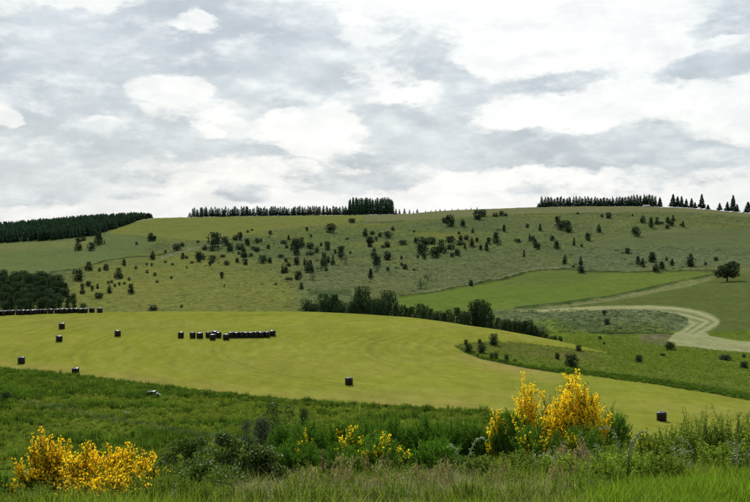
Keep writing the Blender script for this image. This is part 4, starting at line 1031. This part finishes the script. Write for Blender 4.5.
# dead grey bush and a pale boulder in the meadow
p, D_ = spot(127.5, 416, 115, 175); a = Acc(); r_ = np.random.default_rng(8)
for i in range(34):
    an = r_.uniform(0, 6.28); q = r_.uniform(.15, .55); zz = r_.uniform(.4, 1.0)
    a.add(*tube([(0, 0, 0), (math.cos(an) * q * .5, math.sin(an) * q * .5, zz * .6), (math.cos(an + .4) * q, math.sin(an + .4) * q, zz)], [.03, .02, .006], 3))
tag(link('dead_bush', a.mesh('dead_bush', [plain_material('bleached_twig', (.34, .34, .28))]), None, p), 'small bleached leafless bush in the dark meadow above the fence', 'bush')
def rock(name, p, s, label, seed):
    r = np.random.default_rng(seed); V = []; F = []; m = 8; k = 12
    for i in range(m + 1):
        for j in range(k):
            t = math.pi * i / m; q = 2 * math.pi * j / k; rr = 1 + .22 * math.sin(3 * q + seed) * math.sin(t) + r.uniform(-.08, .08)
            V.append((s[0] * rr * math.sin(t) * math.cos(q), s[1] * rr * math.sin(t) * math.sin(q), s[2] * rr * math.cos(t)))
    for i in range(m):
        for j in range(k): F.append((i * k + j, (i + 1) * k + j, (i + 1) * k + (j + 1) % k, i * k + (j + 1) % k))
    return tag(link(name, npmesh(name, V, np.array(F), [plain_material('grey_stone', (.26, .26, .22), .9, .1, 3, .3, .5)]), None, p), label, 'rock')
rock('boulder', spot(55, 404.5, 115, 175)[0], (.5, .3, .28), 'pale flat boulder lying in the dark meadow above the fence', 2)

# ------------------------------------------------------------------ tussocks and rank grass (stuff)
def tuft(name, seed, n, h, spread, width, mat, lean=.35, seg=3):
    r = np.random.default_rng(seed); V = []; F = []
    for i in range(n):
        a = r.uniform(0, 6.28); q = math.sqrt(r.uniform()) * spread; b = np.array([math.cos(a) * q, math.sin(a) * q, 0])
        d = r.uniform(0, 6.28); ld = np.array([math.cos(d), math.sin(d), 0]) * r.uniform(.1, 1) * lean * h; hh_ = h * r.uniform(.5, 1.1)
        sd_ = r.uniform(0, 6.28); s = np.array([math.cos(sd_), math.sin(sd_), 0]) * width * .5; k = len(V)
        for j in range(seg + 1):
            t = j / seg; c = b + ld * t ** 1.8 + np.array([0, 0, hh_ * (t - .12 * t * t)]); ww = (1 - t) ** .7
            V += [c - s * ww, c + s * ww]
        F += [(k + 2 * j, k + 2 * j + 1, k + 2 * j + 3, k + 2 * j + 2) for j in range(seg)]
    return npmesh(name, V, np.array(F), [mat])
def cushion(name, seed, n, mat, size=.22, zs=.6):
    r = np.random.default_rng(seed); d = r.normal(size=(n, 3)); d /= np.linalg.norm(d, axis=1, keepdims=True); d[:, 2] = np.abs(d[:, 2]) * zs
    V, F = leaf_quads(d * .5 * r.uniform(.6, 1, (n, 1)), size, r, .5, up=.6); return npmesh(name, V, F, [mat])
cushT = [cushion('t', i, 26, M_TUSS) for i in range(3)]; cushL = [cushion('t', 10 + i, 30, M_LEAFB) for i in range(2)]; cushG = [cushion('t', 20 + i, 26, M_GREY) for i in range(2)]
regm = lambda *n: np.isin(reg, [REG.index(k) for k in n])
hp = in_poly_world([(-80, 200), (830, 200), (830, 345), (-80, 345)], 17000, 290, 1200, 6, clip=regm('heath_hillside'))
cl = fbm(hp[:, 0], hp[:, 1], 35, 3, 91); keep = rng.uniform(-.7, .6, len(hp)) < cl; hp = hp[keep]
s = np.exp(rng.normal(.1, .35, len(hp))); vi = rng.choice(5, len(hp), p=[.28, .25, .22, .15, .10])
s = np.where((vi == 3), s * .8, s)
gn_scatter('heath_tussocks', hp, np.stack([s * 1.1, s * 1.1, s * .7], 1), rng.uniform(0, 6.28, len(hp)), cushT + [cushL[0], cushG[0]], 'rough tussocks and low scrub covering the far heath slope', 'undergrowth', vi)
r_ = np.random.default_rng(44); big_ = [it for it in items if 205 < it[0] < 700 and it[1] > 224]
cp_ = []
for it in big_:
    for q in range(4):
        ax, ay = it[0] + r_.normal(0, 9), it[1] + r_.normal(0, 3.2)
        if any(inpoly_sd(np.array([ax]), np.array([ay]), pl)[0] > -1.5 for pl in (P_GREEN, P_RIDGEHAY, P_UPPER, P_TAN, P_DARK)): continue
        p_, D_ = spot(ax, ay, 300, 1180); cp_.append(p_[:])
cp_ = np.array(cp_); s = np.exp(r_.normal(.25, .4, len(cp_)))
gn_scatter('low_scrub', cp_, np.stack([s * 1.5, s * 1.5, s * 1.5], 1), r_.uniform(0, 6.28, len(cp_)), cushL + [cushG[0]], 'low dark scrub between the shrubs of the far slope', 'undergrowth')
ip = in_poly_world([(500, 311), (600, 309.5), (650, 310.5), (688, 317), (672, 331), (600, 334), (500, 330)], 1500, 285, 560, 7)
s = np.exp(rng.normal(.0, .4, len(ip)))
gn_scatter('scrub', ip, np.stack([s, s, s * .7], 1), rng.uniform(0, 6.28, len(ip)), [cushT[0], cushL[0], cushG[0], cushG[1]], 'grey green scrub inside the bend of the mown strip', 'undergrowth')
tm = [tuft('t', i, 26, .5, .28, .045, M_MEADOW) for i in range(3)] + [tuft('t', 5, 20, .62, .3, .04, M_DRY)]
tr = [tuft('t', 10 + i, 34, .8, .38, .07, M_RANK) for i in range(3)]
mp = in_poly_world([(-60, 360), (800, 360), (800, 470), (-60, 470)], 24000, 112, 200, 8, clip=regm('meadow'))
mn = fbm(mp[:, 0], mp[:, 1] * 2.2, 9, 3, 66); mp = mp[rng.uniform(-.9, .1, len(mp)) < mn + .35]; mn = fbm(mp[:, 0], mp[:, 1] * 2.2, 9, 3, 66)
vi = np.where(mn > rng.uniform(.05, .5, len(mp)), 4, rng.choice(4, len(mp), p=[.34, .33, .32, .01]))
gn_scatter('meadow_grass', mp, np.exp(rng.normal(-.25, .35, len(mp))), rng.uniform(0, 6.28, len(mp)), tm + [tr[0]], 'long uneven green grass of the dark meadow', 'grass', vi)
vp = in_poly_world([(450, 335), (800, 335), (800, 410), (450, 380)], 14000, 165, 320, 9, clip=regm('valley_meadow'))
gn_scatter('valley_grass', vp, np.exp(rng.normal(-.75, .3, len(vp))), rng.uniform(0, 6.28, len(vp)), tm, 'rough grass on the valley meadow right of the hay', 'grass', rng.choice(4, len(vp), p=[.34, .33, .29, .04]))
sp_ = in_poly_world(P_STRIP, 3600, 120, 200, 10)
gn_scatter('rank_margin', sp_, np.exp(rng.normal(-.45, .35, len(sp_))), rng.uniform(0, 6.28, len(sp_)), tr, 'tall dark weeds along the lower margin of the hay field', 'weeds')
ep = in_poly_world([(455, 345), (465, 352.6), (480, 358.6), (500, 363), (530, 369), (560, 373.4), (600, 377.5), (650, 384), (700, 392), (745, 399.4), (800, 408), (800, 403), (745, 394), (700, 386), (650, 379), (600, 373), (560, 370), (530, 366.5), (500, 361), (480, 356.5), (466, 350)], 1700, 140, 260, 11)
gn_scatter('field_edge_weeds', ep, np.exp(rng.normal(-.75, .3, len(ep))), rng.uniform(0, 6.28, len(ep)), tr, 'dark weeds along the upper edge of the lower hay field', 'weeds')
# ------------------------------------------------------------------ near bank: grasses and herbs
def ground_pts(n, x0, x1, d0, d1, seed, dens=None):
    r = np.random.default_rng(seed); m = n * 3; px = r.uniform(x0, x1, m); D = np.sqrt(r.uniform(d0 ** 2, d1 ** 2, m))
    az = np.arctan((px - CX) / FPX); X = D * np.sin(az); Y = D * np.cos(az)
    if dens is not None:
        k = r.uniform(size=m) < dens(px, D, X, Y); X, Y, D, px = X[k], Y[k], D[k], px[k]
    X, Y = X[:n], Y[:n]
    return np.stack([X, Y, ground_z(X, Y) - .02], 1), px[:n], D[:n]
def seedgrass(name, seed, n, h, mat):
    """thin stalks ending in loose seed heads"""
    r = np.random.default_rng(seed); a = Acc()
    for i in range(n):
        an = r.uniform(0, 6.28); q = r.uniform(0, .15); ln = r.uniform(.05, .3) * h; hh_ = h * r.uniform(.7, 1.1)
        b = np.array([math.cos(an) * q, math.sin(an) * q, 0]); d = np.array([math.cos(an * 1.7), math.sin(an * 1.7), 0]) * ln
        pts = [b, b + d * .3 + [0, 0, hh_ * .5], b + d + [0, 0, hh_]]
        a.add(*tube(pts, [.003, .0025, .0015], 3))
        P = b + d * r.uniform(.75, 1.1, (14, 1)) + np.c_[r.normal(0, .012, (14, 2)), hh_ * r.uniform(.80, 1.04, 14)]
        a.add(*leaf_quads(P, .035, r, .3, up=1.2))
    return a.mesh(name, [mat])
def herb(name, seed, h, n_leaf, leaf, mat, stems=5, droop=.5, aspect=.3, top=None):
    r = np.random.default_rng(seed); a = Acc(); t2 = []
    for s_ in range(stems):
        an = r.uniform(0, 6.28); ln = r.uniform(.05, .35) * h; hh_ = h * r.uniform(.65, 1.08); b = np.array([r.normal(0, .06), r.normal(0, .06), 0])
        d = np.array([math.cos(an), math.sin(an), 0]) * ln
        f = lambda t: b + d * t ** 1.6 + np.array([0, 0, hh_ * t])
        a.add(*tube([f(0), f(.35), f(.7), f(1)], [.008, .006, .005, .002], 3))
        for j in range(n_leaf):
            t = r.uniform(.15, 1.0); q = r.uniform(0, 6.28); c = f(t); o = np.array([math.cos(q), math.sin(q), r.uniform(-droop, .6)]); o /= np.linalg.norm(o)
            L = leaf * (1.25 - .7 * t) * r.uniform(.7, 1.2); s = np.cross(o, [0, 0, 1]); s /= np.linalg.norm(s) + 1e-6; s *= L * aspect * .5; s[2] += r.uniform(-.3, .3) * L * aspect
            a.add(np.array([c, c + o * L * .5 + s, c + o * L - np.array([0, 0, L * .25 * droop]), c + o * L * .5 - s]), np.array([(0, 1, 2, 3)]))
    return a.mesh(name, [mat])
tg = [tuft('t', 30 + i, 46, .22, .15, .007, M_GRASS, .55, 4) for i in range(4)]
tl = [tuft('t', 36 + i, 44, .12, .13, .006, M_LAWN, .6, 3) for i in range(3)]
td_ = [tuft('t', 40 + i, 26, .26, .16, .005, M_DRY, .7, 4) for i in range(2)]
sg = [seedgrass('t', 45 + i, 9, .42, m) for i, m in enumerate([M_DRY, M_PINK, M_DRY])]
hb = [herb('t', 50 + i, .42, 40, .05, M_HERB, 7) for i in range(3)]
hs = [herb('t', 54 + i, .26, 26, .04, M_HERB, 8, aspect=.45) for i in range(2)]
hp_ = [herb('t', 57, .36, 16, .07, M_PALE, 4, .8, .2)]
islawn = lambda px, D: (px > 600) & (D < 11.2 + (px - 600) * .022)
P, px, D = ground_pts(19000, -60, 810, 8.6, 22, 21, lambda px, D, X, Y: np.where(islawn(px, D) | ((px < 170) & (px > 12) & (D > 10.6) & (D < 13)) | ((px > 255) & (px < 485) & (D > 12.6) & (D < 16.5)), .03, 1) * np.clip(.55 + fbm(X, Y, 1.3, 2, 5), .15, 1))
dry = ((px > 300) & (px < 470)) | ((px > 180) & (px < 600) & (D < 12.2))
vi = np.where(rng.uniform(size=len(P)) < np.where(dry, .30, .06), rng.integers(4, 6, len(P)), rng.integers(0, 4, len(P)))
gn_scatter('long_grass', P, np.exp(rng.normal(.0, .25, len(P))) * np.where(dry, .8, 1.0), rng.uniform(0, 6.28, len(P)), tg + td_, 'long mixed green and dry grass on the near bank', 'grass', vi)
P, px, D = ground_pts(16000, 560, 820, 9.5, 17, 22, lambda px, D, X, Y: islawn(px, D) * 1.0)
gn_scatter('verge_grass', P, np.exp(rng.normal(-.1, .25, len(P)) + .9 * fbm(P[:, 0], P[:, 1], .5, 2, 61)), rng.uniform(0, 6.28, len(P)), tl, 'short bright green grass at the lower right corner', 'grass', rng.integers(0, 3, len(P)))
P, px, D = ground_pts(45, 300, 600, 10.8, 13, 23, lambda px, D, X, Y: np.clip(.4 + 1.2 * fbm(X, Y, 1.6, 2, 15), .1, 1))
gn_scatter('seeding_grass', P, rng.uniform(.6, 1.1, len(P)), rng.uniform(0, 6.28, len(P)), sg, 'loose seeding grass stalks rising from the near bank', 'grass')
P, px, D = ground_pts(4600, -40, 800, 10, 19.5, 24, lambda px, D, X, Y: np.where(islawn(px, D - .5), 0, 1) * np.where(px > 590, 1, np.where(D < 14, .75, .4)) * np.clip(.5 + 1.3 * fbm(X, Y, 1.4, 2, 25), .05, 1))
S_ = rng.uniform(.55, 1.15, len(P)) * np.where(px > 600, 1.05, .75)
gn_scatter('bank_herbs', P, S_, rng.uniform(0, 6.28, len(P)), hb + hs + hp_, 'leafy green herbs mixed in the grass of the near bank', 'herbs', rng.choice(6, len(P), p=[.28, .24, .22, .11, .11, .04]))
P, px, D = ground_pts(900, 230, 600, 10.5, 13.5, 41, lambda px, D, X, Y: np.clip(.3 + 2 * fbm(X, Y, .7, 2, 35), 0, 1))
gn_scatter('fallen_straw', P + np.array([0, 0, .10]), rng.uniform(.8, 1.5, len(P)), rng.uniform(0, 6.28, len(P)), [tuft('t', 71 + i, 14, .10, .16, .008, M_DRY, 3.0, 3) for i in range(2)], 'pale flattened straw lying over the green at the bottom of the bank', 'straw')
# tiny white and yellow flowers in the bank
def blossom_dots(name, seed, n, h, mat):
    r = np.random.default_rng(seed); a = Acc()
    for i in range(n):
        b = np.array([r.normal(0, .12), r.normal(0, .12), 0]); t = b + [r.normal(0, .04), r.normal(0, .04), h * r.uniform(.7, 1.1)]
        a.add(*tube([b, t], [.002, .002], 3))
        for k in range(5):
            q = k * 1.257; c = np.array([math.cos(q), math.sin(q), 0]) * .012; s = np.array([-math.sin(q), math.cos(q), 0]) * .007
            a.add(np.array([t, t + c - s, t + c * 1.6 + [0, 0, .004], t + c + s]), np.array([(0, 1, 2, 3)]))
    return a.mesh(name, [mat])
P, px, D = ground_pts(14, 330, 640, 10.6, 12.8, 25)
gn_scatter('white_flowers', P, rng.uniform(.5, .9, len(P)), rng.uniform(0, 6.28, len(P)), [blossom_dots('t', 61, 3, .22, M_WHITE)], 'tiny white flowers sprinkled in the bank grass', 'flowers')

# ------------------------------------------------------------------ broom, bramble and other bushes on the bank
def bush_root(name, px, D, top, label, cat='bush', group=None, rz=0):
    p = stand(px, D, 450); H = height_to(p, top)
    e = bpy.data.objects.new(name, None); COL.objects.link(e); e.location = p; e.rotation_euler = (0, 0, rz); tag(e, label, cat, group); return e, H
def broom(px, D, top, width_px, label, seed, flowers=1.0, n=46, green=1.0, group=None, cat='broom', leafmat=None, spikes=None, fs=.024, lowf=.35):
    e, H = bush_root('broom_bush', px, D, top, label, cat, group)
    r = np.random.default_rng(seed); W = width_px / FPX * D * .5
    st, lf, fl = Acc(), Acc(), Acc()
    LP, FP_, LS = [], [], []
    for i in range(n):
        an = r.uniform(0, 6.28); q = math.sqrt(r.uniform()) ; hh_ = H * (1 - .38 * q ** 1.6) * r.uniform(.72, 1.0)
        if spikes and i < len(spikes): q, an, hh_ = abs(spikes[i][0]), (0 if spikes[i][0] > 0 else math.pi), H * spikes[i][1]
        bx = np.array([math.cos(an), math.sin(an), 0]); base = bx * W * .35 * q; tip = bx * W * q * 1.0
        f = lambda t: base + (tip - base) * t ** 1.3 + np.array([0, 0, hh_ * (t * 1.06 - .06 * t * t)]) + np.array([math.sin(t * 5 + i) * .02, math.cos(t * 4 + i) * .02, 0])
        ts = np.linspace(0, 1, 6); st.add(*tube([f(t) for t in ts], [.012, .010, .008, .006, .004, .002], 3))
        subs = [(f, hh_, 0.25)]
        for k in range(6):
            t0 = r.uniform(.22, .85); s0 = f(t0); a2 = r.uniform(0, 6.28); L2 = hh_ * r.uniform(.18, .42) * (1.15 - t0 * .6); dd = np.array([math.cos(a2) * .5, math.sin(a2) * .5, 1.0]) * L2
            if s0[2] + dd[2] > hh_ * 1.02: dd *= max(.2, (hh_ * 1.02 - s0[2]) / dd[2])
            g = (lambda t, s0=s0, dd=dd: s0 + dd * t + np.array([0, 0, .0])); st.add(*tube([g(0), g(.5), g(1)], [.005, .0035, .0015], 3)); subs.append((g, L2, 0.0))
        fi = r.uniform(0, 1)
        for g, L2, t00 in subs:
            m = int(26 * green * L2 / .35 + 4); t = r.uniform(t00, 1, m)
            c = np.array([g(v) for v in t]) + r.normal(0, .012, (m, 3)); LP.append(c)
            hf = (base[2] + c[:, 2]) / H
            if fi < flowers:
                m = max(1, int(r.uniform(7, 22) * L2 / .22)); t = r.uniform(max(t00, .25), 1, m); c = np.array([g(v) for v in t]) + r.normal(0, .011, (m, 3))
                c = c[r.uniform(size=m) < np.clip((c[:, 2] / H - lowf + .3) * 2.2, 0, 1)]
                if len(c): FP_.append(c)
    V, F = leaf_quads(np.concatenate(LP), .034, r, .26, up=1.3); 
    tag(link('stems', st.mesh('stems', [M_BROWNST if flowers > .5 else M_STEM]), e), kind='stuff')
    tag(link('leaves', npmesh('leaves', V, F, [leafmat or M_BROOMG]), e), kind='stuff')
    if FP_:
        FP_ = np.concatenate(FP_); k = len(FP_); a, b = frames(k, r); a[:, 2] = np.abs(a[:, 2]) * .6 + .3; a /= np.linalg.norm(a, axis=1, keepdims=True); b = np.cross(a, b); b /= np.linalg.norm(b, axis=1, keepdims=True); c = np.cross(a, b)
        s = fs * r.uniform(.65, 1.2, (k, 1))
        # a standard, two wings and a keel folded under it
        V = np.stack([FP_, FP_ + a * s * .5 + b * s * .45, FP_ + a * s * 1.0, FP_ + a * s * .5 - b * s * .45,
                      FP_, FP_ + c * s * .35 + b * s * .3, FP_ + c * s * .85 + a * s * .2, FP_ + c * s * .35 - b * s * .3 + a * s * .25], 1).reshape(-1, 3)
        tag(link('blossoms', npmesh('blossoms', V, np.arange(len(V)).reshape(-1, 4), [M_LEMON if px > 300 else M_YELLOW]), e), kind='stuff')
    return e
def leafy(px, D, top, width_px, label, seed, mat, n=3000, leaf=.05, kind='wide', cat='bush', name='leafy_bush', aspect=.55, pale=0, lift=0.0, dome=1.0):
    e, H = bush_root(name, px, D, top, label, cat); W = width_px / FPX * D
    r = np.random.default_rng(seed); L = []
    for i in range(34):
        an = r.uniform(0, 6.28); q = math.sqrt(r.uniform()); hz = (1 - .55 * q ** 2 * dome) * r.uniform(.35, .92)
        L.append((math.cos(an) * q * W * .42, math.sin(an) * q * W * .42, hz * H, r.uniform(.09, .17) * (W + H) * .6))
    for i in range(6):
        an = r.uniform(0, 6.28); q = r.uniform(0, .5); L.append((math.cos(an) * q * W * .4, math.sin(an) * q * W * .4, H * (1 - .10 * (W + H) / H * .6) * (1 - .4 * q * q), .10 * (W + H) * .6))
    c = np.array(L); k = r.choice(len(L), n, p=c[:, 3] ** 2 / (c[:, 3] ** 2).sum()); d = r.normal(size=(n, 3)); d /= np.linalg.norm(d, axis=1, keepdims=True)
    P = c[k, :3] + d * c[k, 3][:, None] * r.uniform(.45, 1.12, (n, 1)); P[:, 2] = np.maximum(P[:, 2], .02)
    V, F = leaf_quads(P, leaf, r, aspect, up=.4); tag(link('leaves', npmesh('leaves', V, F, [mat]), e), kind='stuff')
    if pale:
        k2 = r.choice(n, pale); V, F = leaf_quads(P[k2] + d[k2] * .03, leaf * .9, r, aspect); tag(link('pale_leaves', npmesh('pale_leaves', V, F, [M_PALE]), e), kind='stuff')
    a = Acc()
    for l in L[:18]: a.add(*tube([(l[0] * .2, l[1] * .2, -.05), (l[0] * .5, l[1] * .5, l[2] * .5), l[:3]], [.018, .012, .005], 4))
    tag(link('stems', a.mesh('stems', [M_BROWNST]), e), kind='stuff'); return e

BGR = 'yellow flowering broom bushes at the lower left'
broom(48, 12.0, 426, 66, 'tallest spiky flowering broom at the lower left with two high yellow sprays', 701, .95, 40, .8, BGR, spikes=[(-.15, 1.0), (.12, .96), (-.5, .9), (.3, .88)])
broom(88, 11.7, 440, 74, 'densely flowering broom in the middle of the lower left yellow thicket', 702, .97, 52, .8, BGR)
broom(124, 11.9, 440, 66, 'flowering broom second from right in the lower left yellow thicket', 703, .97, 50, .8, BGR)
broom(149, 12.3, 449, 40, 'narrow flowering broom at the right edge of the lower left yellow thicket', 704, .85, 24, .8, BGR)
broom(28, 12.0, 457, 34, 'small thin flowering broom left of the tallest spiky one', 705, .6, 18, 1.1, BGR)
broom(104, 11.2, 464, 110, 'low front broom with yellow blossom at the bottom edge', 706, .9, 70, .8, BGR)
broom(-6, 11.6, 462, 60, 'green broom with few blossoms in the bottom left corner', 707, .12, 40, 1.4, None)
leafy(188, 13.6, 437, 66, 'dark green bramble bush right of the lower left broom', 711, M_GORSE, 8000, .038)
leafy(222, 13.2, 432, 64, 'bramble bush with pale leaf undersides beside the dark one', 712, M_GORSE, 8000, .040, pale=420)
leafy(258, 12.6, 445, 64, 'lower pale speckled bramble in front of the round grey shrubs', 713, M_GORSE, 6800, .04, pale=600)
leafy(205, 11.8, 462, 96, 'low leafy bramble at the bottom edge under the dark bush', 714, M_GORSE, 7000, .038, pale=200)
leafy(165, 11.4, 478, 46, 'low brownish bramble between broom and dark bush', 715, M_GOLDLEAF, 2600, .045)
leafy(247, 22, 418.5, 15, 'small rounded grey green shrub left of its larger twin', 716, M_GREY, 1800, .05, dome=.7)
leafy(263, 21.5, 416, 24, 'larger rounded grey green shrub behind the brambles', 717, M_GREY, 3200, .05, dome=.7)
leafy(272, 24, 398, 34, 'dark open shrub rising behind the rounded grey ones', 718, M_GORSE, 4200, .055, dome=.8)
leafy(290, 24.5, 404, 22, 'dark narrow shrub right of the open dark one', 719, M_GORSE, 2200, .055)
GG = 'unflowered green brooms in the middle of the bank'
for i, (x_, D_, t_, w_, l_) in enumerate([(283, 17.5, 419, 50, 'green broom at the left end of the middle thicket'), (309, 16.5, 411, 54, 'bright green broom second from left in the middle thicket'),
        (338, 17, 413, 54, 'bright green broom left of the few yellow blossoms'), (364, 16, 416, 54, 'green broom with scattered yellow blossoms in the middle thicket'),
        (394, 17, 408, 60, 'tall dark green broom at the centre of the thicket'), (422, 17, 407, 54, 'tall green broom right of the central one'),
        (448, 17, 411, 54, 'green broom third from right in the middle thicket'), (474, 17, 416, 50, 'green broom second from right in the middle thicket'), (378, 13.8, 430, 70, 'low green broom in front of the blossoms'), (436, 14, 432, 70, 'low dark green broom at the front right of the thicket')]):
    broom(x_, D_, t_, w_, l_, 730 + i, .22 if i in (3, 8) else (.04 if i in (1, 2) else 0), 80, 2.2, GG)
for i, (x_, D_, t_, w_) in enumerate([(300, 13.8, 434, 70), (342, 13.4, 438, 66)]):
    broom(x_, D_, t_, w_, ['low bright green broom at the front left of the thicket', 'low green broom at the front middle of the thicket'][i], 745 + i, .03, 70, 2.2, GG)
R2 = 'flowering broom clump at the right'
broom(574, 17.2, 368, 50, 'tallest flowering broom with two golden spires at right', 751, .9, 46, .8, R2, spikes=[(.1, 1.0), (-.22, .93), (.2, .95)], fs=.029)
broom(550, 17, 382, 44, 'flowering broom left of the tallest one at right', 752, .85, 26, .9, R2, fs=.029)
broom(527, 17.4, 371, 22, 'slim flowering broom with a thin spire at right', 753, .95, 18, .8, R2, spikes=[(-.3, 1.0), (.4, .85)], fs=.029)
broom(594, 17, 388, 34, 'low flowering broom at the right side of the golden clump', 754, .8, 22, .9, R2, fs=.029)
broom(496, 16.5, 406, 20, 'small sparse flowering broom left of the golden clump', 755, .45, 18, 1.2, R2)
broom(512, 16.5, 400, 50, 'green broom at the left foot of the golden clump', 756, .06, 70, 2.2, R2)
broom(536, 15, 412, 66, 'green broom under the golden clump', 757, .1, 46, 1.8, R2)
broom(612, 17.5, 398, 44, 'green broom at the right foot of the golden clump', 758, .05, 44, 1.7, R2)
broom(641, 16, 426, 30, 'small yellow flecked broom right of the golden clump', 759, .6, 20, 1.0, R2)
broom(585, 15.2, 414, 60, 'dark green broom below the golden spires', 760, .12, 40, 1.5, R2)

def herbclump(px, D, top, w, label, seed, mat, n=26, leaf=.12, nl=26, aspect=.25, droop=.6, name='herb_clump', cat='plant'):
    e, H = bush_root(name, px, D, top, label, cat); W = w / FPX * D * .5; r = np.random.default_rng(seed); st, lf = Acc(), Acc()
    for i in range(n):
        an = r.uniform(0, 6.28); q = math.sqrt(r.uniform()); b = np.array([math.cos(an) * W * q * .8, math.sin(an) * W * q * .8, 0]); a2 = r.uniform(0, 6.28)
        hh_ = H * r.uniform(.6, 1.0) * (1 - .25 * q * q); d = np.array([math.cos(a2), math.sin(a2), 0]) * hh_ * r.uniform(.05, .35)
        f = lambda t: b + d * t ** 1.6 + np.array([0, 0, hh_ * t])
        st.add(*tube([f(0), f(.35), f(.7), f(1)], [.009, .007, .005, .002], 3))
        m = nl; t = r.uniform(.2, 1, m); Q = r.uniform(0, 6.28, m); O = np.stack([np.cos(Q), np.sin(Q), r.uniform(-droop, .7, m)], 1); O /= np.linalg.norm(O, axis=1, keepdims=True)
        c = np.array([f(v) for v in t]); L = (leaf * (1.25 - .6 * t) * r.uniform(.7, 1.2, m))[:, None]; s = np.cross(O, [0, 0, 1.0]); s /= np.linalg.norm(s, axis=1, keepdims=True) + 1e-6; s = s * L * aspect * .5; s[:, 2] += r.uniform(-.4, .4, m) * L[:, 0] * aspect
        tip = c + O * L; tip[:, 2] -= L[:, 0] * .25 * droop
        V = np.stack([c, c + O * L * .5 + s, tip, c + O * L * .5 - s], 1).reshape(-1, 3); lf.add(V, np.arange(4 * m).reshape(-1, 4))
    tag(link('stems', st.mesh('stems', [M_HERB]), e), kind='stuff'); tag(link('leaves', lf.mesh('leaves', [mat]), e), kind='stuff'); return e
HG = [(650, 15, 424, 46, 'leafy herb clump behind the lower right lawn, left of the pale leaved one', M_HERB), (678, 15.5, 413, 50, 'tall leafy herb clump just right of the biggest bale', M_HERB), (704, 16, 401, 54, 'tallest light green herb clump at the right', M_GOLDLEAF),
      (732, 16, 399, 52, 'tall light green herb clump at the right edge', M_GOLDLEAF), (758, 15.5, 406, 40, 'herb clump cut by the right picture edge', M_HERB), (692, 14.4, 430, 44, 'herb clump with silvery leaves in front of the tallest one', M_PALE), (738, 15.0, 430, 40, 'silvery leaved herb clump at the far right', M_PALE),
      (718, 15.0, 438, 60, 'dense green herbs in front at the right', M_HERB), (660, 13.4, 447, 56, 'dense green herbs above the lawn', M_HERB), (628, 13.2, 443, 60, 'dark leafy herbs under the yellow flecked broom', M_HERB), (600, 12.6, 452, 60, 'mixed herbs below the golden broom clump', M_HERB),
      (565, 13.2, 447, 50, 'feathery herb clump below the golden broom', M_HERB), (520, 13.4, 446, 50, 'feathery green herbs left of the pink seeding grass', M_GOLDLEAF), (482, 13, 450, 46, 'pale feathery herb clump in the middle foreground', M_GOLDLEAF),
      (590, 14, 436, 24, 'small silvery plant right of the pink seeding grass', M_PALE), (545, 14.2, 437, 26, 'small silvery plant under the golden broom', M_PALE)]
for i, (x_, D_, t_, w_, l_, m_) in enumerate(HG):
    pale = m_ is M_PALE
    herbclump(x_, D_, t_, w_, l_, 770 + i, m_, 9 if pale else 44, .11 if pale else .062, 20 if pale else 64, .16 if pale else .38)
# arching bleached stalks
def arch(px, D, top, reach, label, seed):
    e, H = bush_root('arching_stalk', px, D, top, label, 'plant'); r = np.random.default_rng(seed); a = Acc()
    for i, (dx, hh_) in enumerate(reach):
        f = lambda t: np.array([dx * t ** 1.5, .1 * math.sin(i * 2) * t, H * hh_ * math.sin(t * 1.9) / 1.0])
        ts = np.linspace(0, 1, 8); a.add(*tube([f(t) for t in ts], [.012, .011, .010, .009, .008, .006, .004, .002], 4))
        P = np.array([f(t) for t in r.uniform(.4, 1, 26)]) + r.normal(0, .012, (26, 3)); a.add(*leaf_quads(P, .06, r, .3))
    link('stalk', a.mesh('stalk', [M_PALE]), e); return e
arch(626, 13.2, 428, [(.28, .95), (-.32, 1.0), (.10, .8)], 'bleached arching stalks forming a v beside the yellow flecked broom', 801)
arch(464, 13.2, 438, [(.3, 1.0), (-.2, .8)], 'pale arching stalk at the right end of the green thicket', 802)
arch(744, 15, 440, [(.25, 1.0), (-.2, .9)], 'pale stiff stalks at the far right edge', 803)
# dock seed heads and pink grass
e, H = bush_root('dock', 323, 12.5, 450, 'rusty dock seed head in front of the green broom thicket', 'plant')
a = Acc(); a.add(*tube([(0, 0, 0), (.01, 0, H * .5), (0, .01, H)], [.007, .005, .002], 4)); r_ = np.random.default_rng(3)
t = r_.uniform(.45, 1, 160); link('stalk', a.mesh('stalk', [M_BROWNST]), e)
V, F = leaf_quads(np.c_[r_.normal(0, .016, 160) * (1.3 - t), r_.normal(0, .016, 160) * (1.3 - t), H * t], .03, r_, .6); link('seed_head', npmesh('seed_head', V, F, [M_RUST]), e)
P, px, D = ground_pts(8, 562, 592, 12.2, 14.4, 31)
gn_scatter('pink_grass', P, rng.uniform(.9, 1.5, len(P)), rng.uniform(0, 6.28, len(P)), [sg[1]], 'patch of pinkish seeding grass below the golden broom', 'grass')
